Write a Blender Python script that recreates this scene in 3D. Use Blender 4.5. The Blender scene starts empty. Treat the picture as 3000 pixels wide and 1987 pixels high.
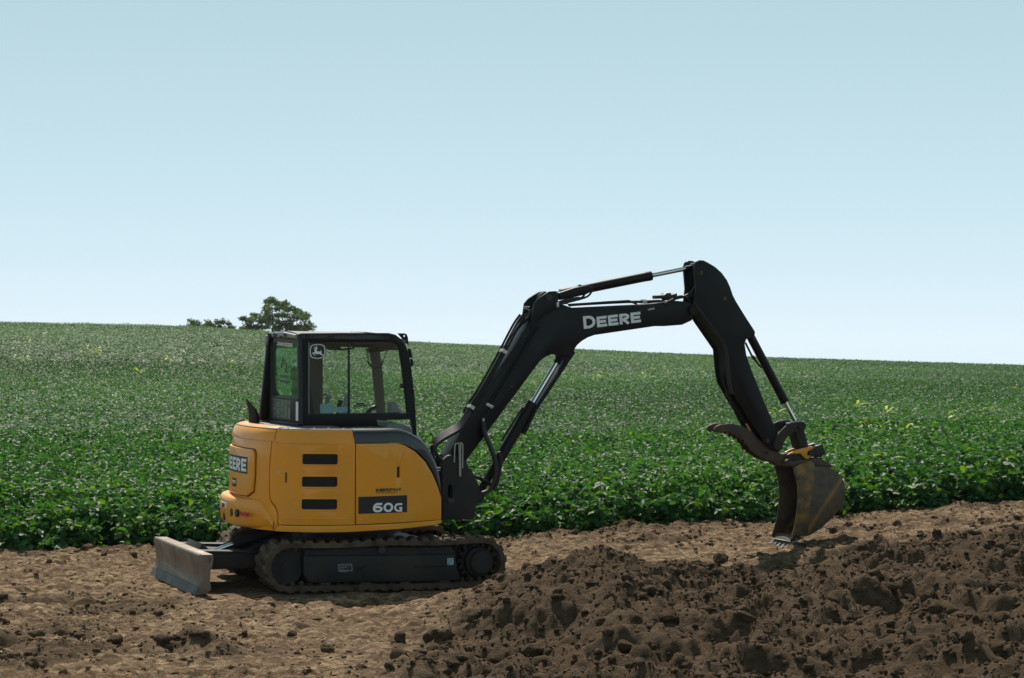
import bpy, bmesh, math, random
import numpy as np
from mathutils import Vector, Matrix
from mathutils.geometry import delaunay_2d_cdt

scene = bpy.context.scene
C = scene.collection
rad = math.radians

# ---------------------------------------------------------------- camera, sky, sun, exposure
cam_d = bpy.data.cameras.new('camera')
cam = bpy.data.objects.new('camera', cam_d); C.objects.link(cam)
cam.location = (0, 0, 2.484)
cam.rotation_euler = (rad(90) - 3.5/7000, 0, 0)
cam_d.sensor_width = 36.0; cam_d.lens = 84.0
cam_d.clip_start = 0.1; cam_d.clip_end = 8000
cam_d.dof.use_dof = True; cam_d.dof.focus_distance = 24.0; cam_d.dof.aperture_fstop = 8.0
scene.camera = cam

SUN_EL, SUN_AZ = rad(51), rad(-11)          # azimuth measured from +Y, negative = to the left
world = bpy.data.worlds.new('World'); scene.world = world; world.use_nodes = True
nt = world.node_tree
bg = nt.nodes['Background']
sky = nt.nodes.new('ShaderNodeTexSky'); sky.sky_type = 'NISHITA'; sky.sun_disc = False
sky.sun_elevation = SUN_EL; sky.sun_rotation = SUN_AZ
sky.altitude = 0; sky.air_density = 0.3; sky.dust_density = 0.0; sky.ozone_density = 1.0
wb = nt.nodes.new('ShaderNodeMix'); wb.data_type = 'RGBA'; wb.blend_type = 'MULTIPLY'; wb.inputs[0].default_value = 1.0
wb.inputs[7].default_value = (0.42, 0.12, 0.12, 1)     # thins the clear-air blue
hz = nt.nodes.new('ShaderNodeMix'); hz.data_type = 'RGBA'; hz.blend_type = 'ADD'; hz.inputs[0].default_value = 1.0
hz.inputs[7].default_value = (3.25, 5.15, 5.4, 1)       # even summer haze over the whole sky
# the haze thins smoothly from the horizon towards the zenith
tcw = nt.nodes.new('ShaderNodeTexCoord'); sxyz = nt.nodes.new('ShaderNodeSeparateXYZ'); nt.links.new(tcw.outputs['Generated'], sxyz.inputs[0])
mr = nt.nodes.new('ShaderNodeMath'); mr.operation = 'MULTIPLY'; mr.inputs[1].default_value = -1/0.55; nt.links.new(sxyz.outputs['Z'], mr.inputs[0])
mx0 = nt.nodes.new('ShaderNodeMath'); mx0.operation = 'MINIMUM'; mx0.inputs[1].default_value = 0.0; nt.links.new(mr.outputs[0], mx0.inputs[0])
mr = nt.nodes.new('ShaderNodeMath'); mr.operation = 'EXPONENT'; nt.links.new(mx0.outputs[0], mr.inputs[0])
hm = nt.nodes.new('ShaderNodeMix'); hm.data_type = 'RGBA'; hm.blend_type = 'MULTIPLY'; hm.inputs[0].default_value = 1.0
hm.inputs[7].default_value = (5.25, 8.25, 8.85, 1); nt.links.new(mr.outputs[0], hm.inputs[6]); nt.links.new(hm.outputs[2], hz.inputs[7])
nt.links.new(sky.outputs[0], wb.inputs[6]); nt.links.new(wb.outputs[2], hz.inputs[6])
nt.links.new(hz.outputs[2], bg.inputs[0]); bg.inputs[1].default_value = 0.1
sun_d = bpy.data.lights.new('sun', 'SUN'); sun_d.energy = 5.0; sun_d.angle = rad(0.53)
sun_d.color = (1.0, 0.92, 0.80)
sun = bpy.data.objects.new('sun', sun_d); C.objects.link(sun)
sun.rotation_euler = Vector((math.sin(SUN_AZ)*math.cos(SUN_EL), math.cos(SUN_AZ)*math.cos(SUN_EL), math.sin(SUN_EL))).to_track_quat('Z', 'Y').to_euler()
vs = scene.view_settings
vs.view_transform = 'Standard'; vs.look = 'None'; vs.gamma = 1.0; vs.use_curve_mapping = False
vs.exposure = 0.0
scene.cycles.max_bounces = 8; scene.cycles.transparent_max_bounces = 16

# ---------------------------------------------------------------- materials
def mat(name, col, rough=0.5, metal=0.0, spec=0.5, coat=0.0):
    m = bpy.data.materials.new(name); m.use_nodes = True
    b = m.node_tree.nodes['Principled BSDF']
    b.inputs['Base Color'].default_value = (*col, 1); b.inputs['Roughness'].default_value = rough
    b.inputs['Metallic'].default_value = metal; b.inputs['Specular IOR Level'].default_value = spec
    b.inputs['Coat Weight'].default_value = coat
    return m
def N(m, t): return m.node_tree.nodes.new(t)
def L(m, a, b): m.node_tree.links.new(a, b)
def BS(m): return m.node_tree.nodes['Principled BSDF']
def noise(m, scale, detail=4, rough=0.55, coord='Object', dist=0.0, stretch=None):
    tc = N(m, 'ShaderNodeTexCoord'); n = N(m, 'ShaderNodeTexNoise')
    n.inputs['Scale'].default_value = scale; n.inputs['Detail'].default_value = detail
    n.inputs['Roughness'].default_value = rough; n.inputs['Distortion'].default_value = dist
    src = tc.outputs[coord] if coord != 'P' else N(m, 'ShaderNodeNewGeometry').outputs['Position']
    if stretch:
        mp = N(m, 'ShaderNodeMapping'); mp.inputs['Scale'].default_value = stretch; L(m, src, mp.inputs[0]); src = mp.outputs[0]
    L(m, src, n.inputs['Vector']); return n.outputs['Fac']
def ramp(m, fac, stops):
    r = N(m, 'ShaderNodeValToRGB'); e = r.color_ramp.elements
    while len(e) > 1: e.remove(e[-1])
    for i, (p, c) in enumerate(stops):
        q = e[0] if i == 0 else e.new(p)
        q.position = p; q.color = (*c, 1) if len(c) == 3 else c
    L(m, fac, r.inputs[0]); return r.outputs[0]
def mix(m, fac, a, b, blend='MIX'):
    x = N(m, 'ShaderNodeMix'); x.data_type = 'RGBA'; x.blend_type = blend
    for v, s in ((fac, 0), (a, 6), (b, 7)):
        if hasattr(v, 'is_output'): L(m, v, x.inputs[s])
        elif s == 0: x.inputs[0].default_value = v
        else: x.inputs[s].default_value = (*v, 1)
    return x.outputs[2]
def bump(m, h, strength, dist=0.01):
    b = N(m, 'ShaderNodeBump'); b.inputs['Strength'].default_value = strength; b.inputs['Distance'].default_value = dist
    L(m, h, b.inputs['Height']); L(m, b.outputs[0], BS(m).inputs['Normal'])
def weathered(name, col, dirt, amount, rough, scale=3.0, spec=0.5, coat=0.0, metal=0.0, fine=60, bumpk=0.05, stretch=None, lo=0.42):
    """base colour with an uneven film of dust"""
    m = mat(name, col, rough, metal, spec, coat)
    f = noise(m, scale, 8, 0.65, stretch=stretch)
    k = ramp(m, f, [(lo, (0, 0, 0)), (lo+0.33, (amount,)*3)])
    g = noise(m, fine, 3)
    c = mix(m, k, mix(m, ramp(m, g, [(0.3, (0.0,)*3), (0.8, (0.12,)*3)]), col, dirt), dirt)
    L(m, c, BS(m).inputs['Base Color'])
    rr = ramp(m, f, [(0.35, (rough,)*3), (0.8, (min(1, rough+0.35),)*3)]); L(m, rr, BS(m).inputs['Roughness'])
    bump(m, g, bumpk, 0.004)
    return m

DUST = (0.23, 0.17, 0.115)
M = {}
M['yellow'] = weathered('yellow_paint', (0.94, 0.345, 0.002), (0.56, 0.31, 0.07), 0.38, 0.33, 2.2, coat=0.25, bumpk=0.02)
M['black'] = weathered('black_boom_paint', (0.004, 0.0045, 0.006), (0.022, 0.019, 0.017), 0.25, 0.36, 2.5, spec=0.30, bumpk=0.03)
M['navy'] = weathered('dark_hood_paint', (0.009, 0.012, 0.019), (0.045, 0.043, 0.04), 0.25, 0.27, 2.0, coat=0.5, spec=0.5, bumpk=0.02)
M['frame'] = weathered('undercarriage_paint', (0.010, 0.011, 0.016), (0.075, 0.053, 0.036), 0.6, 0.5, 3.0, spec=0.4)
M['rubber'] = weathered('dusty_rubber', (0.020, 0.018, 0.017), (0.15, 0.105, 0.07), 0.85, 0.8, 5.0, spec=0.25, lo=0.32)
M['lug'] = weathered('dusty_lug_rubber', (0.026, 0.021, 0.018), (0.17, 0.118, 0.078), 0.9, 0.85, 6.0, spec=0.2, lo=0.32)
M['hose'] = mat('hose_rubber', (0.012, 0.012, 0.012), 0.55)
M['plastic'] = mat('black_plastic', (0.012, 0.012, 0.014), 0.5)
M['steel'] = weathered('worn_blade_steel', (0.235, 0.19, 0.155), (0.14, 0.092, 0.06), 0.9, 0.45, 4.0, metal=0.3, fine=25, bumpk=0.12)
M['edge'] = weathered('cutting_edge_steel', (0.12, 0.12, 0.125), (0.11, 0.08, 0.06), 0.8, 0.4, 7.0, metal=0.6)
M['tooth'] = mat('polished_tooth_steel', (0.55, 0.56, 0.58), 0.25, 0.9)
M['chrome'] = mat('chrome_rod', (0.80, 0.80, 0.82), 0.12, 1.0)
M['zinc'] = mat('zinc_fitting', (0.55, 0.54, 0.50), 0.4, 0.7)
M['white'] = mat('white_decal', (0.86, 0.87, 0.88), 0.5)
M['decal_black'] = mat('black_decal', (0.012, 0.012, 0.015), 0.4)
M['decal_brown'] = mat('dark_brown_decal', (0.03, 0.015, 0.006), 0.5)
M['red'] = mat('red_reflector', (0.62, 0.02, 0.015), 0.3)
M['green_decal'] = mat('green_decal', (0.0, 0.12, 0.055), 0.5)
M['paleblue'] = mat('pale_blue_paper', (0.30, 0.47, 0.55), 0.7)
M['paper'] = mat('white_paper', (0.62, 0.66, 0.60), 0.7)
M['interior'] = weathered('cab_trim', (0.115, 0.098, 0.085), (0.2, 0.16, 0.12), 0.4, 0.7, 4.0)
M['seat'] = mat('seat_fabric', (0.02, 0.02, 0.022), 0.8)
M['roof'] = weathered('cab_roof_paint', (0.10, 0.105, 0.115), (0.3, 0.27, 0.24), 0.5, 0.42, 3.0)
M['deckmat'] = weathered('deck_plate', (0.12, 0.12, 0.125), (0.30, 0.25, 0.2), 0.6, 0.55, 5.0)
M['mesh_dark'] = mat('grille_black', (0.008, 0.008, 0.009), 0.6)
M['rust'] = weathered('rusty_dark_steel', (0.045, 0.040, 0.038), (0.17, 0.085, 0.035), 0.95, 0.5, 5.0, metal=0.3, fine=30, bumpk=0.1)
M['grey_plastic'] = mat('grey_plastic', (0.30, 0.30, 0.31), 0.5)
# bucket: dark steel with worn yellow paint left in streaks
def bucket_mat(name, line=None, keep=0.5):
    m = mat(name, (0.06, 0.05, 0.045), 0.5, 0.3)
    f = noise(m, 14, 6, 0.7); g = noise(m, 4.5, 7, 0.65)
    base = ramp(m, f, [(0.3, (0.045, 0.034, 0.026)), (0.7, (0.125, 0.090, 0.062))])
    k = ramp(m, g, [(0.44, (0, 0, 0)), (0.62, (keep,)*3)])
    if line:      # a scraped band of paint left diagonally on the cheek plate
        tc = N(m, 'ShaderNodeTexCoord'); vm = N(m, 'ShaderNodeVectorMath'); vm.operation = 'DOT_PRODUCT'
        (xa, za), (xb, zb) = line; d = Vector((xb-xa, zb-za)).normalized(); vm.inputs[1].default_value = (-d.y, 0, d.x); L(m, tc.outputs['Object'], vm.inputs[0])
        mr_ = N(m, 'ShaderNodeMath'); mr_.operation = 'SUBTRACT'; mr_.inputs[1].default_value = -d.y*xa+d.x*za; L(m, vm.outputs['Value'], mr_.inputs[0])
        ab = N(m, 'ShaderNodeMath'); ab.operation = 'ABSOLUTE'; L(m, mr_.outputs[0], ab.inputs[0])
        ad = N(m, 'ShaderNodeMath'); ad.operation = 'MULTIPLY_ADD'; ad.inputs[1].default_value = 0.09; L(m, g, ad.inputs[0]); L(m, ab.outputs[0], ad.inputs[2])
        k = ramp(m, ad.outputs[0], [(0.045, (0.62,)*3), (0.085, (0.0,)*3)])
    L(m, mix(m, k, base, (0.40, 0.205, 0.03)), BS(m).inputs['Base Color'])
    bump(m, f, 0.15, 0.006); return m
M['cutter'] = bucket_mat('worn_cutter_paint', None, 0.75)
M['bucket'] = bucket_mat('worn_bucket_paint', [(5.094,0.562),(5.417,1.007)])
def glass_mat(name, tint, refl, ior=1.45):
    m = bpy.data.materials.new(name); m.use_nodes = True; t = m.node_tree; t.nodes.remove(t.nodes['Principled BSDF'])
    tr = N(m, 'ShaderNodeBsdfTransparent'); tr.inputs[0].default_value = (*tint, 1)
    gl = N(m, 'ShaderNodeBsdfGlossy'); gl.inputs['Roughness'].default_value = 0.03; gl.inputs[0].default_value = (0.9, 1.0, 0.97, 1)
    df = N(m, 'ShaderNodeBsdfDiffuse'); df.inputs[0].default_value = (0.5, 0.52, 0.48, 1)
    lw = N(m, 'ShaderNodeLayerWeight'); lw.inputs[0].default_value = 0.5; pw = N(m, 'ShaderNodeMath'); pw.operation = 'POWER'; pw.inputs[1].default_value = 4.0; L(m, lw.outputs[1], pw.inputs[0]); fr = N(m, 'ShaderNodeMath'); fr.operation = 'MULTIPLY_ADD'; fr.inputs[1].default_value = 0.5*(ior-1)/0.45; fr.inputs[2].default_value = 0.03; L(m, pw.outputs[0], fr.inputs[0])
    mx = N(m, 'ShaderNodeMixShader'); mx2 = N(m, 'ShaderNodeMixShader'); mx2.inputs[0].default_value = refl
    L(m, fr.outputs[0], mx.inputs[0]); L(m, tr.outputs[0], mx.inputs[1]); L(m, gl.outputs[0], mx.inputs[2])
    L(m, mx.outputs[0], mx2.inputs[1]); L(m, df.outputs[0], mx2.inputs[2])
    L(m, mx2.outputs[0], t.nodes['Material Output'].inputs[0]); return m
M['glass'] = glass_mat('cab_glass', (0.93, 0.97, 0.95), 0.015)
M['glass_tint'] = glass_mat('tinted_rear_glass', (0.70, 0.90, 0.82), 0.03)

M['glass_clear'] = glass_mat('windscreen_glass', (0.97, 0.99, 0.98), 0.005, 1.12)

# ---------------------------------------------------------------- mesh helpers
def link(name, me, m, parent=None):
    o = bpy.data.objects.new(name, me); C.objects.link(o)
    if m is not None and not me.materials: me.materials.append(m)
    if parent is not None: o.parent = parent
    return o
def finish(bm, name, m, parent=None, angle=35, recalc=True):
    if recalc: bmesh.ops.recalc_face_normals(bm, faces=bm.faces[:])
    me = bpy.data.meshes.new(name); bm.to_mesh(me); bm.free()
    me.polygons.foreach_set('use_smooth', [True]*len(me.polygons)); me.set_sharp_from_angle(angle=rad(angle))
    return link(name, me, m, parent)
def box(bm, x0, x1, y0, y1, z0, z1, bev=0.0):
    r = bmesh.ops.create_cube(bm, size=1.0); v = r['verts']
    for p in v: p.co = Vector((x0 + (p.co.x+.5)*(x1-x0), y0 + (p.co.y+.5)*(y1-y0), z0 + (p.co.z+.5)*(z1-z0)))
    if bev:
        es = list({e for p in v for e in p.link_edges})
        bmesh.ops.bevel(bm, geom=es, offset=bev, segments=2, affect='EDGES', profile=0.5, clamp_overlap=True)
def slab(bm, outline, d0, d1, mapper, holes=(), bevel=0.0, bevel_back=0.0, step=None, seg=2):
    """outline (a, b) with holes, thickness from d0 (front) to d1 (back); mapper takes (a, b, d) to a point"""
    t = bmesh.new()
    if holes:
        vs2, es2 = [], []
        for loop in [outline] + list(holes):
            k = len(vs2); n = len(loop); vs2 += [Vector(p) for p in loop]; es2 += [(k+i, k+(i+1) % n) for i in range(n)]
        r = delaunay_2d_cdt(vs2, es2, [], 1, 1e-5)
        def inside(x, y, Q):
            c = False
            for i in range(len(Q)):
                (xa, ya), (xb, yb) = Q[i-1][:2], Q[i][:2]
                if (ya > y) != (yb > y) and x < (xb-xa)*(y-ya)/(yb-ya)+xa: c = not c
            return c
        vv = [t.verts.new((p.x, p.y, 0)) for p in r[0]]
        for f in r[2]:
            mx_, my_ = sum(r[0][i].x for i in f)/len(f), sum(r[0][i].y for i in f)/len(f)
            if any(inside(mx_, my_, h) for h in holes) or not inside(mx_, my_, outline): continue
            try: t.faces.new([vv[i] for i in f])
            except ValueError: pass
        bmesh.ops.delete(t, geom=[v for v in t.verts if not v.link_faces], context='VERTS')
    else:
        t.faces.new([t.verts.new((p[0], p[1], 0)) for p in outline])
    if step:
        a0 = min(p[0] for p in outline); a1 = max(p[0] for p in outline)
        bmesh.ops.triangulate(t, faces=t.faces[:])
        k = math.floor(a0/step)+1
        while k*step < a1:
            bmesh.ops.bisect_plane(t, geom=t.verts[:]+t.edges[:]+t.faces[:], plane_co=(k*step, 0, 0), plane_no=(1, 0, 0), dist=1e-5); k += 1
    front = t.faces[:]
    r = bmesh.ops.extrude_face_region(t, geom=front)
    for g in r['geom']:
        if isinstance(g, bmesh.types.BMVert): g.co.z = 1.0
    def rim(zv):
        out = []
        for e in t.edges:
            if all(abs(v.co.z-zv) < 1e-6 for v in e.verts) and any(abs(abs(f.normal.z)) < 0.5 for f in e.link_faces): out.append(e)
        return out
    bmesh.ops.recalc_face_normals(t, faces=t.faces[:]); t.normal_update()
    for v in t.verts: v.co.z = d0 if v.co.z < 0.5 else d1
    t.normal_update()
    es = (rim(d0) if bevel else []) 
    if es: bmesh.ops.bevel(t, geom=es, offset=bevel, segments=seg, affect='EDGES', profile=0.5, clamp_overlap=True)
    if bevel_back:
        t.normal_update(); es = rim(d1)
        bmesh.ops.bevel(t, geom=es, offset=bevel_back, segments=seg, affect='EDGES', profile=0.5, clamp_overlap=True)
    for v in t.verts: v.co = Vector(mapper(v.co.x, v.co.y, v.co.z))
    me = bpy.data.meshes.new('tmp'); t.to_mesh(me); t.free(); bm.from_mesh(me); bpy.data.meshes.remove(me)
XZ = lambda a, b, d: (a, d, b)
YZ = lambda a, b, d: (d, a, b)
def prism(bm, pts, y0, y1, bevel=0.006, holes=(), back=True):
    slab(bm, pts, y0, y1, XZ, holes, bevel, bevel if back else 0.0)
def smooth_path(P, n=6):
    P = [Vector(p) for p in P]
    if len(P) < 3: return P
    Q = [2*P[0]-P[1]] + P + [2*P[-1]-P[-2]]; out = []
    for i in range(1, len(Q)-2):
        a, b, c, d = Q[i-1:i+3]
        for k in range(n):
            t = k/n; out.append(0.5*((2*b)+(c-a)*t+(2*a-5*b+4*c-d)*t*t+(3*b-a-3*c+d)*t**3))
    out.append(Q[-2]); return out
def tube(bm, P, r, n=10, smooth=0, caps=True):
    P = smooth_path(P, smooth) if smooth else [Vector(p) for p in P]
    R = r if isinstance(r, (list, tuple)) else [r]*len(P)
    if len(R) != len(P): R = list(np.interp(np.linspace(0, 1, len(P)), np.linspace(0, 1, len(R)), R))
    rings = []; up = None
    for i, p in enumerate(P):
        t = (P[min(i+1, len(P)-1)] - P[max(i-1, 0)]).normalized()
        if up is None: up = t.orthogonal().normalized()
        up = (up - t*up.dot(t)); up = up.normalized() if up.length > 1e-6 else t.orthogonal().normalized()
        b = t.cross(up)
        rings.append([bm.verts.new(p + (up*math.cos(2*math.pi*k/n) + b*math.sin(2*math.pi*k/n))*R[i]) for k in range(n)])
    for a, b in zip(rings, rings[1:]):
        for k in range(n): bm.faces.new((a[k], a[(k+1) % n], b[(k+1) % n], b[k]))
    if caps: bm.faces.new(rings[0]); bm.faces.new(rings[-1])
def cyl(bm, p0, p1, r0, r1=None, n=20): tube(bm, [p0, p1], [r0, r0 if r1 is None else r1], n)
def ydisc(bm, x, z, y0, y1, r, n=24): cyl(bm, (x, y0, z), (x, y1, z), r, n=n)
def part(fn, name, m, parent, angle=35):
    bm = bmesh.new(); fn(bm); return finish(bm, name, M[m], parent, angle)
def empty(name, loc=(0, 0, 0)):
    o = bpy.data.objects.new(name, None); C.objects.link(o); o.location = loc; o.empty_display_size = 0.3; return o
def tag(o, label=None, cat=None, group=None, kind=None):
    if label: o['label'] = label
    if cat: o['category'] = cat
    if group: o['group'] = group
    if kind: o['kind'] = kind
    return o
def mesh_np(name, V, F, m, parent=None, attrs=None, smooth=False):
    """V (n,3), F (k,3 or 4) int"""
    me = bpy.data.meshes.new(name); k = F.shape[1]
    me.vertices.add(len(V)); me.vertices.foreach_set('co', np.ascontiguousarray(V, np.float32).ravel())
    me.loops.add(F.size); me.loops.foreach_set('vertex_index', np.ascontiguousarray(F, np.int32).ravel())
    me.polygons.add(len(F)); me.polygons.foreach_set('loop_start', np.arange(0, F.size, k, dtype=np.int32))
    me.polygons.foreach_set('loop_total', np.full(len(F), k, np.int32))
    if smooth: me.polygons.foreach_set('use_smooth', np.ones(len(F), bool))
    for nm, (ty, arr) in (attrs or {}).items():
        a = me.attributes.new(nm, ty, 'POINT')
        a.data.foreach_set('value' if ty == 'FLOAT' else 'color', np.ascontiguousarray(arr, np.float32).ravel())
    me.update(); me.validate()
    return link(name, me, m, parent)

# ---------------------------------------------------------------- block lettering
def arc(cx, cy, rx, ry, a0, a1, n=10):
    return [(cx + rx*math.cos(rad(a0+(a1-a0)*i/n)), cy + ry*math.sin(rad(a0+(a1-a0)*i/n))) for i in range(n+1)]
def glyph(ch, w, t):
    h = t/2
    if ch == 'E': return [([(w, h), (h, h), (h, 1-h), (w, 1-h)], 0), ([(h, .5), (w*.92, .5)], 0)]
    if ch == 'D': return [([(h, h), (h, 1-h), (w*.42, 1-h)] + arc(w*.42, .5, w*.58-h, .5-h, 90, -90) + [(w*.42, h)], 1)]
    if ch == 'R': return [([(h, 0), (h, 1-h), (w*.5, 1-h)] + arc(w*.5, .68, w*.5-h, .32-h, 90, -90) + [(h, .36+h*.0)], 0), ([(w*.45, .40), (w-h*.9, 0)], 0)]
    if ch == 'P': return [([(h, 0), (h, 1-h), (w*.5, 1-h)] + arc(w*.5, .66, w*.5-h, .34-h, 90, -90) + [(h, .32+h)], 0)]
    if ch in 'O0': return [(arc(w/2, .5, w/2-h, .5-h, 0, 360, 24)[:-1], 1)]
    if ch == 'J': return [([(w-h, 1), (w-h, .32)] + arc(w/2, .32, w/2-h, .32-h, 0, -170), 0)]
    if ch == 'H': return [([(h, 0), (h, 1)], 0), ([(w-h, 0), (w-h, 1)], 0), ([(h, .5), (w-h, .5)], 0)]
    if ch == 'N': return [([(h, 0), (h, 1)], 0), ([(w-h, 0), (w-h, 1)], 0), ([(h, 1-h*.5), (w-h, h*.5)], 0)]
    if ch == 'M': return [([(h, 0), (h, 1)], 0), ([(w-h, 0), (w-h, 1)], 0), ([(h, .95), (w/2, .3), (w-h, .95)], 0)]
    if ch == 'U': return [([(h, 1), (h, .4)] + arc(w/2, .4, w/2-h, .4-h, 180, 360) + [(w-h, 1)], 0)]
    if ch == 'Y': return [([(h, 1), (w/2, .45), (w-h, 1)], 0), ([(w/2, .48), (w/2, 0)], 0)]
    if ch == '6': return [(arc(w/2, .34, w/2-h, .34-h, 0, 360, 20)[:-1], 1), (arc(w*.52, .45, w*.52-h, .55-h, 185, 75, 10) + [(w*.95, 1-h)], 0)]
    if ch == 'G': return [([(w, 1-h)] + arc(w/2, .5, w/2-h, .5-h, 90, 270, 14) + [(w-h, h), (w-h, .45), (w*.62, .45)], 0)]
    return []
def stroke_quads(P, closed, t):
    n = len(P); P = [Vector(p) for p in P]; L_, R_ = [], []
    for i in range(n):
        if closed: a, b = P[(i-1) % n], P[(i+1) % n]
        else: a, b = P[max(i-1, 0)], P[min(i+1, n-1)]
        d1 = (P[i]-a).normalized() if (P[i]-a).length > 1e-9 else None
        d2 = (b-P[i]).normalized() if (b-P[i]).length > 1e-9 else None
        d1 = d1 or d2; d2 = d2 or d1
        n1 = Vector((-d1.y, d1.x)); n2 = Vector((-d2.y, d2.x)); m_ = (n1+n2)
        m_ = m_.normalized() if m_.length > 1e-6 else n1
        k = t/2/max(0.45, m_.dot(n1)); L_.append(P[i]+m_*k); R_.append(P[i]-m_*k)
    return [(L_[i], L_[(i+1) % n], R_[(i+1) % n], R_[i]) for i in range(n if closed else n-1)]
def lettering(bm, text, mapper, w=0.72, t=0.2, gap=0.12, small=1.0, fit=None, shear=0.0):
    """text laid out with cap height 1 from x=0; fit = total width; mapper(u, v, layer)"""
    x = 0.0; items = []
    start = True
    for ch in text:
        if ch == ' ': x += .35; start = True; continue
        k = 1.0 if start else small; start = False
        items.append((ch, x, k)); x += (w*k if ch not in 'M' else 1.15*w*k) + gap
    tot = x-gap; sc = (fit/tot) if fit else 1.0; layer = 0
    for ch, x0, k in items:
        ww = w*k if ch != 'M' else 1.15*w*k
        for pl, closed in glyph(ch, ww/k, t/k):
            layer += 1
            for q in stroke_quads(pl, closed, t/k):
                vs_ = [bm.verts.new(mapper((x0+p.x*k)*sc, p.y*k, layer % 4)) for p in q]
                try: bm.faces.new(vs_)
                except ValueError: pass

# ---------------------------------------------------------------- the land
MX, MY, MTH, MPT, MRL = -1.572, 24.369, rad(20.85), rad(-0.865), rad(0.426)
def hsh(ix, iy, s):
    n = (ix.astype(np.int64)*374761393 + iy.astype(np.int64)*668265263 + s*144269504) & 0xffffffff
    n = ((n ^ (n >> 13))*1274126177) & 0xffffffff
    return ((n ^ (n >> 16)) & 0xffff)/65535.0
def vnoise(x, y, s):
    ix, iy = np.floor(x), np.floor(y); fx, fy = x-ix, y-iy
    fx = fx*fx*(3-2*fx); fy = fy*fy*(3-2*fy)
    a, b, c, d = hsh(ix, iy, s), hsh(ix+1, iy, s), hsh(ix, iy+1, s), hsh(ix+1, iy+1, s)
    return (a*(1-fx)+b*fx)*(1-fy) + (c*(1-fx)+d*fx)*fy - 0.5
def fbm(x, y, s, o=4):
    r = 0; a = 1.0
    for k in range(o): r = r + a*vnoise(x*2**k+17*k, y*2**k-9*k, s+k); a *= 0.5
    return r
def lumps(x, y, s, cell, rmin=0.45, rmax=0.95, fill=0.8):
    """rounded clods: one dome per jittered cell, highest wins; returns 0..1"""
    u, v = x/cell, y/cell; iu, iv = np.floor(u), np.floor(v); out = np.zeros_like(x)
    for du in (-1, 0, 1):
        for dv in (-1, 0, 1):
            cu, cv = iu+du, iv+dv
            px = cu+hsh(cu, cv, s); py = cv+hsh(cu, cv, s+1); r = rmin+(rmax-rmin)*hsh(cu, cv, s+2)**1.5
            on = hsh(cu, cv, s+3) < fill
            th = hsh(cu, cv, s+4)*6.28; el = 0.65+0.5*hsh(cu, cv, s+5)
            dx, dy = u-px, v-py; a, b = dx*np.cos(th)+dy*np.sin(th), -dx*np.sin(th)+dy*np.cos(th)
            q = np.clip(1-(a*a/el+b*b*el)/(r*r), 0, 1)
            tl_ = 1+0.9*(hsh(cu, cv, s+6)-.5)*a/r+0.9*(hsh(cu, cv, s+7)-.5)*b/r
            out = np.maximum(out, np.where(on, (0.45*np.sqrt(q)+0.55*np.minimum(1, q*2.4))*r*tl_, 0))
    return out
def sstep(a, b, x):
    t = np.clip((x-a)/(b-a), 0, 1); return t*t*(3-2*t)
CR_U = [-4000, -2200, -1500, -950, -676, -300, 190, 770, 1500, 2200, 4000]
CR_V = [70, 62, 46, 33, 14, -15, -39, -68, -100, -118, -125]
EDGE_X = [-60, -5.4, -3.6, -0.7, 1.4, 3.0, 6.3, 60]
EDGE_Y = [27.0, 27.6, 28.5, 28.9, 28.8, 29.1, 29.6, 34.0]
BASE_X = [-60, -1.2, 0.2, 1.6, 3.0, 6.3, 12, 60]
BASE_Z = [0.0, 0.0, 0.06, 0.15, 0.20, 0.45, 0.62, 0.9]
CANOPY = 0.56
YC = 140.0
def field_edge(x): return np.interp(x, EDGE_X, EDGE_Y) + 0.12*vnoise(x*0.9, x*0, 5)
def coarse(x, y):
    """ground without the small relief"""
    base = np.interp(x, BASE_X, BASE_Z)
    ye = np.interp(x, EDGE_X, EDGE_Y)
    yy = np.maximum(y, 1.0)
    u = x/yy*7000
    zc = 2.484 + YC*np.interp(u, CR_U, CR_V)/7000 - CANOPY
    t = (y-ye)/(YC-ye)
    g = np.where(t < 1, np.clip(t, 0, 1)**1.15, 1.0)
    z = base + (zc-base)*g
    far = np.maximum(y-YC, 0)
    zb = zc - 0.9*(far/70)**2/(1+(far/70)) - 0.0*far
    z = np.where(t < 1, z, zb)
    return np.where(y > 400, z*0+np.minimum(zb, -6), z)
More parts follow.
